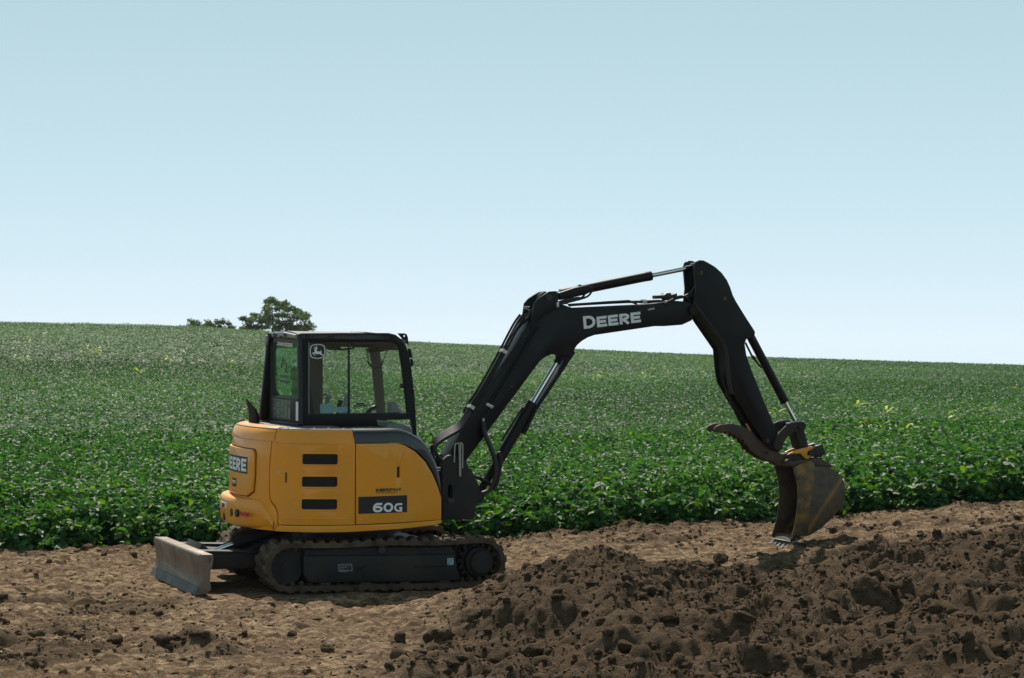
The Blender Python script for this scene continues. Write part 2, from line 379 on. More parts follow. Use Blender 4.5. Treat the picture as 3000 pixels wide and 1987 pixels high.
def height(x, y, fine=True):
    z = coarse(x, y)
    near = sstep(36, 30, y)
    # machine stance
    dx, dy = x-MX, y-MY; lx = dx*math.cos(MTH)+dy*math.sin(MTH); ly = -dx*math.sin(MTH)+dy*math.cos(MTH)
    mm = sstep(0.9, 0.0, np.maximum(np.abs(lx)-1.5, 0)) * sstep(0.6, 0.0, np.maximum(np.abs(ly)-1.15, 0))
    # the heap in front
    xl = -1.22+(y-17)*0.130 + 0.25*vnoise(y*1.3, y*0, 71)
    left = sstep(-0.35, 0.95, x-xl)
    crest = np.interp(x, [-1, -0.2, 0.7, 2.0, 4, 8, 20], [0.22, 0.34, 0.46, 0.30, 0.48, 0.76, 0.9])
    base = np.interp(x, BASE_X, BASE_Z)
    yc = np.interp(x, [0.8, 2.2], [21.7, 20.6]) + 0.35*vnoise(x*0.7, x*0, 33)
    prof = np.where(y > yc, np.exp(-((y-yc)/1.25)**2), np.exp(-((y-yc)/3.6)**2))
    heap = left*prof*np.maximum(crest-base, 0.08)
    heap = heap + left*0.16*sstep(24.0, 21, y)*fbm(x*0.9, y*0.9, 41, 3)
    z = z + heap*(1-mm*0.9)
    ylim = np.interp(x, [2.4, 4.2, 6.5], [24.3, 26.2, 27.4]); loose = np.clip(left*sstep(0.2, -1.2, y-ylim + 0.9*vnoise(x*1.1, y*1.1, 9)), 0, 1)
    # loose ridge of clods at the left and a berm by the crop
    ridge = np.exp(-((y-18.75-0.10*(x+3)-0.5*vnoise(x*1.1, x*0, 3))/0.42)**2) * sstep(-5.2, -4.2, x)*sstep(-1.6, -2.5, x)
    ridge = np.maximum(ridge, np.exp(-((y-17.4+0.25*(x+4))/0.35)**2)*sstep(-3.0, -4.0, x)*0.8)
    ye = field_edge(x); berm = np.exp(-((y-ye+0.45)/0.42)**2)*(0.55+0.9*vnoise(x*1.3, y*1.3, 12))
    rt = np.exp(-((y-26.9-0.1*(x-4))/0.22)**2)*sstep(2.8, 4.2, x)
    z = z + 0.09*ridge + 0.10*np.clip(berm, 0, 1) + 0.05*rt
    loose = np.clip(np.maximum.reduce([loose, ridge, 0.8*np.clip(berm, 0, 1), rt*0.8]), 0, 1)*(1-mm)
    churn = sstep(0.16, 0.45, fbm(x*0.55, y*0.8, 205, 4))*(y < ye-0.2)*(1-mm)
    churn = np.maximum(churn, sstep(.2, .45, fbm(x*1.1, y*1.1, 207, 3))*sstep(21.5, 17.5, y)*(1-mm))
    loose = np.maximum(loose, 0.62*churn)
    z = z*(1-mm) + mm*(-0.0151*lx+0.0074*ly-0.012)
    # machine and tyre prints pressed smooth into the soil
    pr, ridges, gro = np.zeros_like(x), np.zeros_like(x), np.zeros_like(x)
    for (y0, sl, wd, pit, x0, x1) in ((19.45, 0.05, 0.34, 0.165, -2.75, -1.55), (17.3, -0.02, 0.34, 0.15, -6, -1.7), (25.9, 0.10, 0.26, 0.14, 0.2, 2.2), (21.35, 0.12, 0.24, 0.15, -6, -3.4), (22.3, -0.25, 0.22, 0.13, -2.0, -.9)):
        yl = y0+sl*(x+2); q = (y-yl)/wd; k = sstep(1.0, 0.75, np.abs(q)+.25*vnoise(x*5, y*5, 86))*sstep(x0-.2, x0+.2, x)*sstep(x1+.2, x1-.2, x)*(1-mm)
        sn = np.sin(2*np.pi*(x+0.10*q+.30*q*q+.05*vnoise(x*2, y*2, 88))/pit); gro = np.where(k > .3, -sn, gro); pr = np.maximum(pr, k); ridges = ridges + k*(-0.02 + 0.032*np.sin(2*np.pi*(x+0.10*q+.30*q*q+.05*vnoise(x*2, y*2, 88))/pit))
    loose = loose*(1-pr)
    if fine:
        loose = np.clip(loose, 0, 1); am = (1-0.75*mm)*near*(1-.8*pr)
        rough = 0.020*fbm(x*1.6, y*1.6, 21, 3) + 0.030*np.clip(lumps(x+.03*vnoise(x*9, y*9, 8), y, 55, 0.17, fill=0.45)-0.25, 0, 1)*(0.4+0.6*vnoise(x*.8, y*.8, 4)+.3) + 0.013*lumps(x, y, 56, 0.075, fill=0.6) + 0.016*fbm(x*12, y*12, 22, 3) + 0.022*np.clip(fbm(x*3.3, y*3.8, 25, 4)-0.02, 0, 1) - 0.03*np.clip(0.06-np.abs(fbm(x*2.3, y*2.6, 26, 3)), 0, 1)
        wx, wy = x+0.10*vnoise(x*3, y*3, 61), y+0.10*vnoise(x*3, y*3, 62)
        wx = wx+0.02*vnoise(x*16, y*16, 63); wy = wy+0.02*vnoise(x*16, y*16, 64)
        lo = 0.22*fbm(x*1.3, y*1.3, 23, 3) + 0.075*lumps(wx, wy, 57, 0.42, fill=0.30) + 0.065*lumps(wx, wy, 58, 0.20, fill=0.40) + 0.042*lumps(wx, wy, 59, 0.10, fill=0.50) + 0.018*lumps(x, y, 60, 0.062, fill=.6) + 0.12*fbm(x*4.6, y*4.6, 24, 5) - 0.06
        z = z + am*(2.0*rough*(1-loose) + lo*loose) + near*ridges
        loose = np.where(pr > .35, np.where(gro > .25, .55, -pr), loose)  # dark crumb-filled grooves and pale tops also stand in for print shading
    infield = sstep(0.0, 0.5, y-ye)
    return z, loose, infield

def axis(a, lo, hi, step, far, g):
    core = np.arange(lo, hi+step/2, step); up, dn = [], []; s = step; v = core[-1]
    while v < far[1]: s = min(s*g, 400); v += s; up.append(v)
    s = step; v = core[0]
    while v > far[0]: s = min(s*g, 400); v -= s; dn.append(v)
    return np.concatenate([dn[::-1], core, up])
gx = axis(0, -5.6, 7.3, 0.025, (-2500, 2500), 1.32)
gy = np.concatenate([axis(0, 15.6, 29.4, 0.032, (-400, 15.7), 1.32)[:-1], [29.45 + 0.08*i + 0.06*i*i for i in range(62)]])
gy = np.concatenate([gy[gy < 250], 250*1.12**np.arange(0, 24)])
gx, gy = np.unique(np.round(gx, 4)), np.unique(np.round(gy, 4))
GX, GY = np.meshgrid(gx, gy); shp = GX.shape
gz, gl, gf = height(GX.ravel(), GY.ravel())
nx = len(gx); ii = np.arange(len(gx)*len(gy)).reshape(shp)
F = np.stack([ii[:-1, :-1], ii[:-1, 1:], ii[1:, 1:], ii[1:, :-1]], -1).reshape(-1, 4)
def soil_mat():
    m = mat('soil', (0.2, 0.15, 0.1), 0.95, 0, 0.15)
    at = N(m, 'ShaderNodeAttribute'); at.attribute_name = 'loose'
    n1 = noise(m, 1.3, 6, 0.6, 'P'); n2 = noise(m, 11, 7, 0.7, 'P', stretch=(0.6, 1.3, 1.0)); n3 = noise(m, 70, 5, 0.65, 'P')
    packed = ramp(m, n2, [(0.34, (0.085, 0.053, 0.030)), (0.48, (0.215, 0.140, 0.081)), (0.61, (0.54, 0.385, 0.24))])
    packed = mix(m, ramp(m, n1, [(0.40, (0,)*3), (0.68, (0.6,)*3)]), packed, (0.145, 0.090, 0.055))
    loosec = ramp(m, n2, [(0.3, (0.056, 0.036, 0.021)), (0.7, (0.150, 0.098, 0.059))])
    c = mix(m, at.outputs['Fac'], packed, loosec)
    c = mix(m, ramp(m, n3, [(0.25, (0.35,)*3), (0.6, (0,)*3)]), c, (0.04, 0.026, 0.017))  # random soil tones, contrast widened to stand for small shadows and lit edges
    L(m, c, BS(m).inputs['Base Color'])
    ad = N(m, 'ShaderNodeMath'); ad.operation = 'ADD'; L(m, n3, ad.inputs[0]); L(m, n2, ad.inputs[1])
    bump(m, ad.outputs[0], 0.9, 0.03); return m
M['soil'] = soil_mat()
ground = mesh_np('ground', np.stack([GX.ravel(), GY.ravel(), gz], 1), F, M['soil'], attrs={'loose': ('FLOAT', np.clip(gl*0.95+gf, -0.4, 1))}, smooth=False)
tag(ground, 'bare brown earth worked into ruts and a loose heap', 'ground', kind='structure')
del ground['category']

# ---------------------------------------------------------------- soybean crop
rng = np.random.default_rng(7)
def leaf_mat():
    m = bpy.data.materials.new('soy_leaf'); m.use_nodes = True; b = BS(m)
    at = N(m, 'ShaderNodeAttribute'); at.attribute_name = 'tint'
    L(m, at.outputs['Color'], b.inputs['Base Color'])
    b.inputs['Roughness'].default_value = 0.48; b.inputs['Specular IOR Level'].default_value = 0.15
    tr = N(m, 'ShaderNodeBsdfTranslucent'); mx = N(m, 'ShaderNodeMixShader'); mx.inputs[0].default_value = 0.38
    hs = mix(m, 1.0, at.outputs['Color'], (1.7, 1.85, 0.55), 'MULTIPLY'); L(m, hs, tr.inputs[0])
    L(m, b.outputs[0], mx.inputs[1]); L(m, tr.outputs[0], mx.inputs[2]); L(m, mx.outputs[0], m.node_tree.nodes['Material Output'].inputs[0])
    return m
M['leaf'] = leaf_mat()
def leaf_cloud(name, base, ln, wd, nrm, ang, fold, tint, m, detailed, parent=None):
    """one folded ovate leaflet per row: base point, length, width, normal, heading"""
    n = len(base); nrm = nrm/np.linalg.norm(nrm, axis=1)[:, None]
    h = np.stack([np.cos(ang), np.sin(ang), np.zeros(n)], 1); h -= nrm*(h*nrm).sum(1)[:, None]; h /= np.linalg.norm(h, axis=1)[:, None]+1e-9
    s = np.cross(nrm, h); ln, wd, fold = ln[:, None], wd[:, None], fold[:, None]
    if detailed:
        P = [base, base+h*ln*.32+s*wd*.5+nrm*fold*wd, base+h*ln*.72+s*wd*.36+nrm*fold*wd*.6, base+h*ln-nrm*ln*.16, base+h*ln*.72-s*wd*.36+nrm*fold*wd*.6, base+h*ln*.32-s*wd*.5+nrm*fold*wd]
        T = [(0, 2, 1), (0, 3, 2), (0, 4, 3), (0, 5, 4)]
    elif detailed is None:
        P = [base+s*wd*.5, base-s*wd*.5, base+h*ln]; T = [(0, 2, 1)]
    else:
        P = [base, base+h*ln*.42+s*wd*.5+nrm*fold*wd, base+h*ln, base+h*ln*.42-s*wd*.5+nrm*fold*wd]
        T = [(0, 2, 1), (0, 3, 2)]
    k = len(P); V = np.stack(P, 1).reshape(-1, 3); F = (np.arange(n)[:, None, None]*k + np.array(T)[None]).reshape(-1, 3)
    col = np.repeat(np.concatenate([tint, np.ones((n, 1))], 1), k, 0)
    return V, F, col
def tints(n, y=None, x=None, limef=0.03):
    g = rng.random(n)[:, None]; a = np.array([0.024, 0.080, 0.026]); b = np.array([0.050, 0.138, 0.044])
    c = (a + (b-a)*g)*1.12
    lime = (rng.random(n) < limef)[:, None]; c = np.where(lime, np.array([0.13, 0.23, 0.03]), c)
    if x is not None:
        p = (vnoise(x*0.09, y*0.05, 140)+vnoise(x*0.25, y*0.12, 141)*.6)[:, None]; c = c*(1+0.45*p)*np.array([1, 1, 1]) + np.clip(p, 0, 1)*np.array([0.02, 0.02, 0])
    return np.clip(c, 0.005, 1)
def canopy_n(n, tilt):
    a = rng.random(n)*6.283; t = np.abs(rng.normal(0, tilt, n)); return np.stack([np.sin(t)*np.cos(a), np.sin(t)*np.sin(a)-0.08, np.cos(t)], 1)
def field_xy(n, y0, y1):
    y = np.sqrt(y0*y0 + rng.random(n)*(y1*y1-y0*y0)); x = (rng.random(n)*2-1)*(0.245*y+2.5); return x, y
allV, allF, allC, off = [], [], [], 0
def add_cloud(t):
    global off
    V, F, c = t; allV.append(V); allF.append(F+off); allC.append(c); off += len(V)
# (1) whole plants along the near edge
NP = 2400
px = (rng.random(NP)*2-1)*12.5; pd = rng.random(NP)**1.4*4.0; py = field_edge(px)+pd
pz = height(px, py, False)[0]
ph = CANOPY*(0.70+0.42*rng.random(NP))*(0.92+0.45*vnoise(px*0.8, py*0.8, 77))*np.clip(.62+pd*.9, 0, 1)
K = 13
hx = np.repeat(np.arange(NP), K); fr = np.tile(np.linspace(0.10, 1.0, K), NP)+rng.normal(0, .03, NP*K)
aa = rng.random(NP*K)*6.283; rr_ = (0.05+0.14*rng.random(NP*K))*(1.15-0.5*fr)
node = np.stack([px[hx]+np.cos(aa)*rr_, py[hx]+np.sin(aa)*rr_, pz[hx]+ph[hx]*fr], 1)
for j, da in enumerate((0, 1.9, -1.9)):
    n = len(node); sz = (0.070+0.062*rng.random(n))*(0.75+0.35*np.sin(np.clip(fr, 0, 1)*2.6))
    nr = canopy_n(n, 0.75); nr[:, 0] += 0.35*np.cos(aa); nr[:, 1] += 0.35*np.sin(aa)
    add_cloud(leaf_cloud('', node, sz, sz*0.66, nr, aa+da, rng.normal(0.12, .10, n), tints(n, limef=0.11), None, True))  # more lime tints along this edge stand in for backlit leaf glow
# stems and petioles as thin three-sided blades
sb = np.stack([px, py, pz], 1); st = sb+np.stack([rng.normal(0, .04, NP), rng.normal(0, .04, NP), ph*.96], 1)
def blades(a, b, w, col):
    d = b-a; s = np.cross(d, rng.normal(0, 1, d.shape)); s /= np.linalg.norm(s, axis=1)[:, None]+1e-9
    s2 = np.cross(d, s); s2 /= np.linalg.norm(s2, axis=1)[:, None]+1e-9
    P = [a+s*w, a-s*w*.5+s2*w*.87, a-s*w*.5-s2*w*.87, b]
    V = np.stack(P, 1).reshape(-1, 3); F = (np.arange(len(a))[:, None, None]*4+np.array([(0, 1, 3), (1, 2, 3), (2, 0, 3)])[None]).reshape(-1, 3)
    return V, F, np.tile(np.array([*col, 1.0]), (len(V), 1))
add_cloud(blades(sb, st, 0.006, (0.07, 0.11, 0.03)))
stem_at = sb[hx]+(st-sb)[hx]*np.clip(fr-.12, 0, 1)[:, None]
add_cloud(blades(stem_at, node, 0.0028, (0.08, 0.14, 0.035)))
# (2) to (4) the canopy going away up the slope
for (y0, y1, dens, s0, s1, det, depth, *wide) in ((29.6, 42, 350, 0.055, 0.098, True, 0.24), (42, 80, 290, 0.042, 0.072, None, 0.16), (80, 165, 74, 0.050, 0.090, None, 0.14), (36, 170, 21, 0.30, 0.44, None, -1), (29.5, 60, 26, 0.14, 0.24, False, 0.2, 1), (60, 165, 9, 0.24, 0.40, None, 0.2, 1), (150, 215, 22, 0.09, 0.15, None, 0.2)):
    A = 0.245*(y1*y1-y0*y0)+5*(y1-y0); n = int(A*dens); x, y = field_xy(n, y0, y1)
    if wide:      # the crop goes on to both sides of the picture
        n *= 2; y = np.sqrt(y0*y0+rng.random(n)*(y1*y1-y0*y0)); x = (rng.random(n)*2-1)*(0.75*y+8); keep_ = np.abs(x) > 0.235*y+2; x, y = x[keep_], y[keep_]
    ok = y > field_edge(x)+0.9; x, y = x[ok], y[ok]; n = len(x)
    z = height(x, y, False)[0] + CANOPY*(1.0+0.20*fbm(x*0.7, y*0.7, 91, 3)) + 0.05 - (depth*rng.random(n)**1.6 if depth > 0 else 0.30+0.06*rng.random(n))
    sz = s0+(s1-s0)*rng.random(n)
    add_cloud(leaf_cloud('', np.stack([x, y, z], 1), sz, sz*(0.68 if det else 0.75), canopy_n(n, (0.80 if y1 < 50 else (0.66 if y1 < 90 else 0.50)) if depth > 0 else 0.15), rng.random(n)*6.283, rng.normal(0.12, .1, n), tints(n, y, x), None, det))
crop = mesh_np('soybean_crop', np.concatenate(allV), np.concatenate(allF), M['leaf'], attrs={'tint': ('FLOAT_COLOR', np.concatenate(allC))})
tag(crop, 'dense green soybean crop covering the slope behind the excavator', 'crop', kind='stuff')
print('TRIS crop', sum(len(f) for f in allF), 'ground', len(F)*2)

# ---------------------------------------------------------------- the excavator
ex = empty('excavator', (MX, MY, 0)); ex.rotation_euler = (MRL, -MPT, MTH)
tag(ex, 'yellow and black compact tracked excavator with its bucket lowered to the soil', 'excavator')
# plan curve of the house: runs from the front corner along the right side, round the rear to the left side
CP = [(0.655, -0.45), (0.65, -0.72), (0.58, -0.82), (0.3, -0.92), (0, -0.975), (-0.4, -1.0), (-0.75, -0.975), (-1.02, -0.87), (-1.19, -0.64), (-1.26, -0.3), (-1.275, 0.05), (-1.235, 0.4), (-1.12, 0.7), (-0.95, 0.9), (-0.7, 1.0), (-0.3, 1.0), (0.2, 1.0), (0.75, 0.98)]
CV = np.array([tuple(v) for v in smooth_path([(*p, 0) for p in CP], 12)])[:, :2]
CS = np.concatenate([[0], np.cumsum(np.linalg.norm(np.diff(CV, axis=0), axis=1))])
_t = np.gradient(CV, axis=0); _t /= np.linalg.norm(_t, axis=1)[:, None]; CN = np.stack([-_t[:, 1], _t[:, 0]], 1)
def wrap(s, z, n):
    i = lambda a: float(np.interp(s, CS, a))
    lean = -0.42*max(0.0, z-1.44)**1.5 if z < 1.7 else 0.0
    return (i(CV[:, 0])+i(CN[:, 0])*(n+lean), i(CV[:, 1])+i(CN[:, 1])*(n+lean), z)
def panel(name, m, outline, n0, n1, holes=(), bevel=0.006, step=0.045, parent=ex, seg=2):
    bm = bmesh.new(); slab(bm, outline, n0, n1, wrap, holes, bevel, 0.0, step, seg); return finish(bm, name, M[m], parent)
def rrect(x0, x1, z0, z1, r, n=4):
    out = []
    for cx, cz, a in ((x1-r, z1-r, 0), (x0+r, z1-r, 90), (x0+r, z0+r, 180), (x1-r, z0+r, 270)):
        out += [(cx+r*math.cos(rad(a+90*k/n)), cz+r*math.sin(rad(a+90*k/n))) for k in range(n+1)]
    return out

# --- tracks
IX, IZ, IR = -1.0, 0.258, 0.232      # idler centre and belt radius (outer face of the belt carcass)
SX, SZ, SR = 0.985, 0.268, 0.242
def loop_pts(n_end=16, n_run=26, off=0.0):
    P = []
    for k in range(n_end+1): a = rad(90+180*k/n_end); P.append((IX+(IR+off)*math.cos(a), IZ+(IR+off)*math.sin(a)))
    for k in range(1, n_run): P.append((IX+(SX-IX)*k/n_run, (IZ-IR-off)+((SZ-SR)-(IZ-IR))*k/n_run))
    for k in range(n_end+1): a = rad(-90+180*k/n_end); P.append((SX+(SR+off)*math.cos(a), SZ+(SR+off)*math.sin(a)))
    for k in range(1, n_run):
        t = k/n_run; P.append((SX+(IX-SX)*t, (SZ+SR+off)+((IZ+IR)-(SZ+SR))*t - 0.012*math.sin(math.pi*t*2)**2))
    return P
def lug_mesh():
    bm = bmesh.new(); box(bm, -0.040, 0.040, -0.099, 0.099, -0.006, 0.020)
    for v in bm.verts:
        if v.co.z > 0.01: v.co.x *= 0.72; v.co.y *= 0.96
        v.co.x += 0.016*(abs(v.co.y)/0.097) * (1 if v.co.y > 0 else -1)
    bmesh.ops.bevel(bm, geom=bm.edges[:], offset=0.006, segments=1, affect='EDGES')
    me = bpy.data.meshes.new('tread_lug'); bmesh.ops.recalc_face_normals(bm, faces=bm.faces[:]); bm.to_mesh(me); bm.free(); me.materials.append(M['lug']); return me
LUG = lug_mesh()
for side, y0 in ((-1, -1.0), (1, 0.6)):
    y1 = y0+0.4; yo = y0 if side < 0 else y1
    out, inn = loop_pts(off=0.0), loop_pts(off=-0.046)
    bm = bmesh.new(); n = len(out)
    ring = [[bm.verts.new((p[0], y, p[1])) for p in P] for P, y in ((out, y0), (out, y1), (inn, y1), (inn, y0))]
    for a, b in ((0, 1), (1, 2), (2, 3), (3, 0)):
        for k in range(n): bm.faces.new((ring[a][k], ring[a][(k+1) % n], ring[b][(k+1) % n], ring[b][k]))
    track = finish(bm, 'track', M['rubber'], ex)
    # inner guide lugs of the belt
    bm = bmesh.new()
    q = np.array(inn+[inn[0]]); cs = np.concatenate([[0], np.cumsum(np.linalg.norm(np.diff(q, axis=0), axis=1))])
    for k in range(56):
        s = cs[-1]*k/56; x, z = np.interp(s, cs, q[:, 0]), np.interp(s, cs, q[:, 1]); x2, z2 = np.interp((s+.01) % cs[-1], cs, q[:, 0]), np.interp((s+.01) % cs[-1], cs, q[:, 1])
        t = Vector((x2-x, 0, z2-z)).normalized(); nn = Vector((t.z, 0, -t.x)) * -1
        for yc in (y0+0.14, y0+0.26):
            c = Vector((x, yc, z)); vs_ = []
            for (a, b, e) in ((-1, -1, 0), (1, -1, 0), (1, 1, 0), (-1, 1, 0), (-.6, -.7, 1), (.6, -.7, 1), (.6, .7, 1), (-.6, .7, 1)):
                vs_.append(bm.verts.new(c+t*a*0.024+Vector((0, b*0.028, 0))+nn*(e*0.042-0.004)))
            for f in ((4, 5, 6, 7), (0, 1, 5, 4), (1, 2, 6, 5), (2, 3, 7, 6), (3, 0, 4, 7)): bm.faces.new([vs_[i] for i in f])
    tag(finish(bm, 'guide_lugs', M['rubber'], track), kind='stuff')
    q = np.array(out+[out[0]]); cs = np.concatenate([[0], np.cumsum(np.linalg.norm(np.diff(q, axis=0), axis=1))])
    NL = 46
    for k in range(NL):
        for half in (0, 1):
            s = cs[-1]*((k+0.5*half+.2) % NL)/NL; x, z = np.interp(s, cs, q[:, 0]), np.interp(s, cs, q[:, 1]); e = 0.012
            x2, z2 = np.interp((s+e) % cs[-1], cs, q[:, 0]), np.interp((s+e) % cs[-1], cs, q[:, 1])
            t = Vector((x2-x, 0, z2-z)).normalized(); nrm = Vector((t.z, 0, -t.x))
            nrm = nrm if nrm.dot(Vector((x, 0, z-0.26))) > 0 or abs(x) < 0.9 and ((z > .26) == (nrm.z > 0)) else -nrm
            yv = Vector((0, 1, 0)) if half == 0 else Vector((0, -1, 0)); xv = yv.cross(nrm)
            o = link('tread_lug', LUG, None, track)
            o.matrix_local = Matrix(((xv.x, yv.x, nrm.x, x), (xv.y, yv.y, nrm.y, y0+(0.10 if half == 0 else 0.30)), (xv.z, yv.z, nrm.z, z), (0, 0, 0, 1)))
    ya, yb = y0+0.035, y1-0.03
    # side frame of the track
    def tf(bm):
        prism(bm, [(-0.855,0.362),(0.714,0.353),(0.729,0.22),(0.761,0.096),(0.473,0.088),(-0.786,0.101),(-0.852,0.188)], ya, yb, 0.02)
        prism(bm, [(-0.819,0.421),(-0.147,0.434),(0.675,0.428),(0.728,0.355),(0.728,0.323),(-0.85,0.335)], ya+0.05, yb-0.04, 0.01)
    fr_ = part(tf, 'track_frame', 'frame', ex)
    def idl(bm):
        ydisc(bm, IX, IZ, ya+0.09, yb-0.09, 0.175, 28); ydisc(bm, IX, IZ, ya+0.07, yb-0.07, 0.05, 20)
    part(idl, 'idler', 'frame', ex)
    def spr(bm):
        nT = 17; pts = []
        for k in range(nT*4):
            r = (0.168, 0.205, 0.205, 0.168)[k % 4]; a = 2*math.pi*k/(nT*4); pts.append((SX+r*math.cos(a), SZ+r*math.sin(a)))
        prism(bm, pts, y0+0.17, y0+0.225, 0.0)
        ydisc(bm, SX, SZ, ya+0.05, yb-0.05, 0.145, 30)
    sp = part(spr, 'sprocket', 'frame', ex)
    part(lambda bm: box(bm, 0.62, 0.98, y0+0.26, y0+0.36, 0.09, 0.43, 0.03), 'gap_plate', 'frame', ex)  # dark plate added behind the sprocket to close off the bright gap
    def hub(bm):
        yy = yo+(0.02 if side < 0 else -0.02); d = 1 if side < 0 else -1
        ydisc(bm, SX, SZ, yy, yy+0.12*d, 0.112, 32); ydisc(bm, SX, SZ, yy-0.006*d, yy+0.02*d, 0.092, 32)
        for k in range(9):
            a = 2*math.pi*k/9; ydisc(bm, SX+0.1*math.cos(a), SZ+0.1*math.sin(a), yy-0.006*d, yy+0.01*d, 0.009, 6)
    part(hub, 'drive_hub', 'frame', sp)
    for k in range(4):
        part(lambda bm: ydisc(bm, -0.62+0.41*k, 0.115, ya+0.02, yb-0.02, 0.062, 20), 'track_roller', 'rust', ex)
    tr_ = (-0.059,-0.95,0.409)
    def cr(bm):
        ydisc(bm, tr_[0], tr_[2]+0.005, ya-0.005, yb, 0.036, 18); ydisc(bm, tr_[0], tr_[2]+.005, ya-0.014, ya, 0.016, 8)
    part(cr, 'carrier_roller', 'rust', ex)
    if side < 0:
        part(lambda bm: prism(bm, [(-0.335,0.281),(-0.323,0.29),(-0.216,0.288),(-0.202,0.278),(-0.209,0.256),(-0.254,0.219),(-0.276,0.204),(-0.326,0.205),(-0.337,0.216)], ya-0.004, ya+0.03, 0.002), 'frame_opening_shade', 'mesh_dark', fr_)  # flat dark plate, the shade of a frame hole put into colour
        def pl(bm):
            O = [(-0.503,0.276),(-0.364,0.278),(-0.358,0.211),(-0.5,0.209)]; I = [(O[0][0]+.006, O[0][1]-.006), (O[1][0]-.006, O[1][1]-.006), (O[2][0]-.006, O[2][1]+.006), (O[3][0]+.006, O[3][1]+.006)]
            prism(bm, O, ya-0.004, ya+0.002, 0.0, [I])
            for k in range(5):
                z = I[0][1]-0.014*(k+1); box(bm, I[0][0]+.008, I[1][0]-.01-.03*((k*7) % 3), ya-0.003, ya+.001, z, z+0.004)
        part(pl, 'data_plate', 'grey_plastic', fr_)
        part(lambda bm: prism(bm, [(0.621,0.317),(0.686,0.317),(0.689,0.249),(0.624,0.249)], ya-0.005, ya+.002, 0), 'sticker', 'paleblue', fr_)
        def sk(bm):
            a = [(0.628,0.311),(0.681,0.254)]
            for k in range(6): box(bm, a[0][0]+.008*(k % 5), a[0][0]+.012+.008*(k % 5), ya-.007, ya-.004, a[1][1]+.011*k, a[1][1]+.006+.011*k)
        part(sk, 'sticker_print', 'navy', fr_)
        part(lambda bm: box(bm, 0.28, 0.62, ya-0.008, ya+0.02, 0.235, 0.258, 0.004), 'frame_rib', 'frame', fr_)
# --- centre frame and slew ring
def cf(bm):
    box(bm, -0.62, 0.62, -0.62, 0.62, 0.24, 0.46, 0.03)
    for sx in (-1, 1):
        for sy in (-1, 1):
            slab(bm, [(sx*0.2, sy*0.3), (sx*0.62, sy*0.55), (sx*0.75, sy*0.7), (sx*0.35, sy*0.7)], 0.2, 0.42, lambda a, b, d: (a, b, d), (), 0.01)
part(cf, 'centre_frame', 'frame', ex)
def slew(bm):
    cyl(bm, (-.1, 0, 0.45), (-.1, 0, 0.545), 0.46, n=40); cyl(bm, (-.1, 0, 0.52), (-.1, 0, 0.60), 0.52, n=40)
part(slew, 'slew_ring', 'frame', ex)

# --- dozer blade
BO = [(-1.9,0.359),(-1.894,0.383),(-1.868,0.397),(-1.762,0.395),(-1.754,0.356),(-1.761,0.292),(-1.78,0.245),(-1.783,0.141),(-1.771,0.061),(-1.828,0.019),(-1.92,0.005),(-1.886,0.088),(-1.871,0.151),(-1.868,0.199),(-1.876,0.255),(-1.89,0.311)]
def bl(bm): slab(bm, BO, -0.985, 0.985, XZ, (), 0.008, 0.008)
blade = part(bl, 'blade', 'steel', ex)
for ys in (-1.0, 0.985):
    def ep(bm):
        h = [(-1.807,0.353),(-1.799,0.369),(-1.786,0.366),(-1.78,0.349),(-1.781,0.325),(-1.79,0.315),(-1.802,0.325)]
        prism(bm, BO, ys, ys+0.015, 0.004, [h] if ys < 0 else ())
    part(ep, 'end_plate', 'steel', blade)
bx0 = BO[10]; 
def ce(bm):
    d = Vector((BO[11][0]-BO[10][0], BO[11][1]-BO[10][1])).normalized(); a = Vector(BO[10]); k = Vector((-abs(d.y), 0.35*abs(d.y))).normalized()*0.014
    q = [a+Vector((0.004, -0.008)), a+d*0.088, a+d*0.088+k, a+k+Vector((0.004, -0.008))]
    slab(bm, [tuple(p) for p in q], -1.0, 1.0, XZ, (), 0.002, 0.002)
part(ce, 'cutting_edge', 'edge', blade)
def tl(bm): tube(bm, [(BO[1][0]+0.02, -0.99, BO[1][1]-0.006), (BO[1][0]+0.02, 0.99, BO[1][1]-0.006)], 0.024, 12)
part(tl, 'top_rail', 'steel', blade)
for sy in (-1, 1):
    def ba(bm):
        prism(bm, [(-1.74, 0.20), (-1.74, 0.385), (-1.60, 0.372), (-0.55, 0.36), (-0.55, 0.20)], sy*0.42-0.06, sy*0.42+0.06, 0.012)
        prism(bm, [(-1.76, 0.372), (-1.76, 0.387), (-1.0, 0.366), (-1.0, 0.35)], sy*0.42-0.085, sy*0.42+0.085, 0.003)
    part(ba, 'blade_arm', 'frame', ex)
def bcross(bm):
    box(bm, -1.62, -1.54, -0.42, 0.42, 0.23, 0.36, 0.02)
    prism(bm, [(-1.76, 0.30), (-1.70, 0.44), (-1.60, 0.36), (-1.2, 0.335), (-1.2, 0.31), (-1.6, 0.29)], -0.3, 0.3, 0.01)
part(bcross, 'blade_cross_plate', 'frame', ex)
bcy = part(lambda bm: cyl(bm, (-1.32, -0.02, 0.40), (-0.72, -0.02, 0.60), 0.052, n=18), 'blade_cylinder', 'frame', ex)
part(lambda bm: cyl(bm, (-1.62, -0.02, 0.30), (-1.32, -0.02, 0.40), 0.026, n=14), 'cylinder_rod', 'chrome', bcy)
part(lambda bm: prism(bm, [(-1.258,0.353),(-1.232,0.34),(-0.831,0.48),(-0.78,0.516),(-0.849,0.522)], -0.30, -0.14, 0.008), 'cylinder_guard', 'frame', bcy)

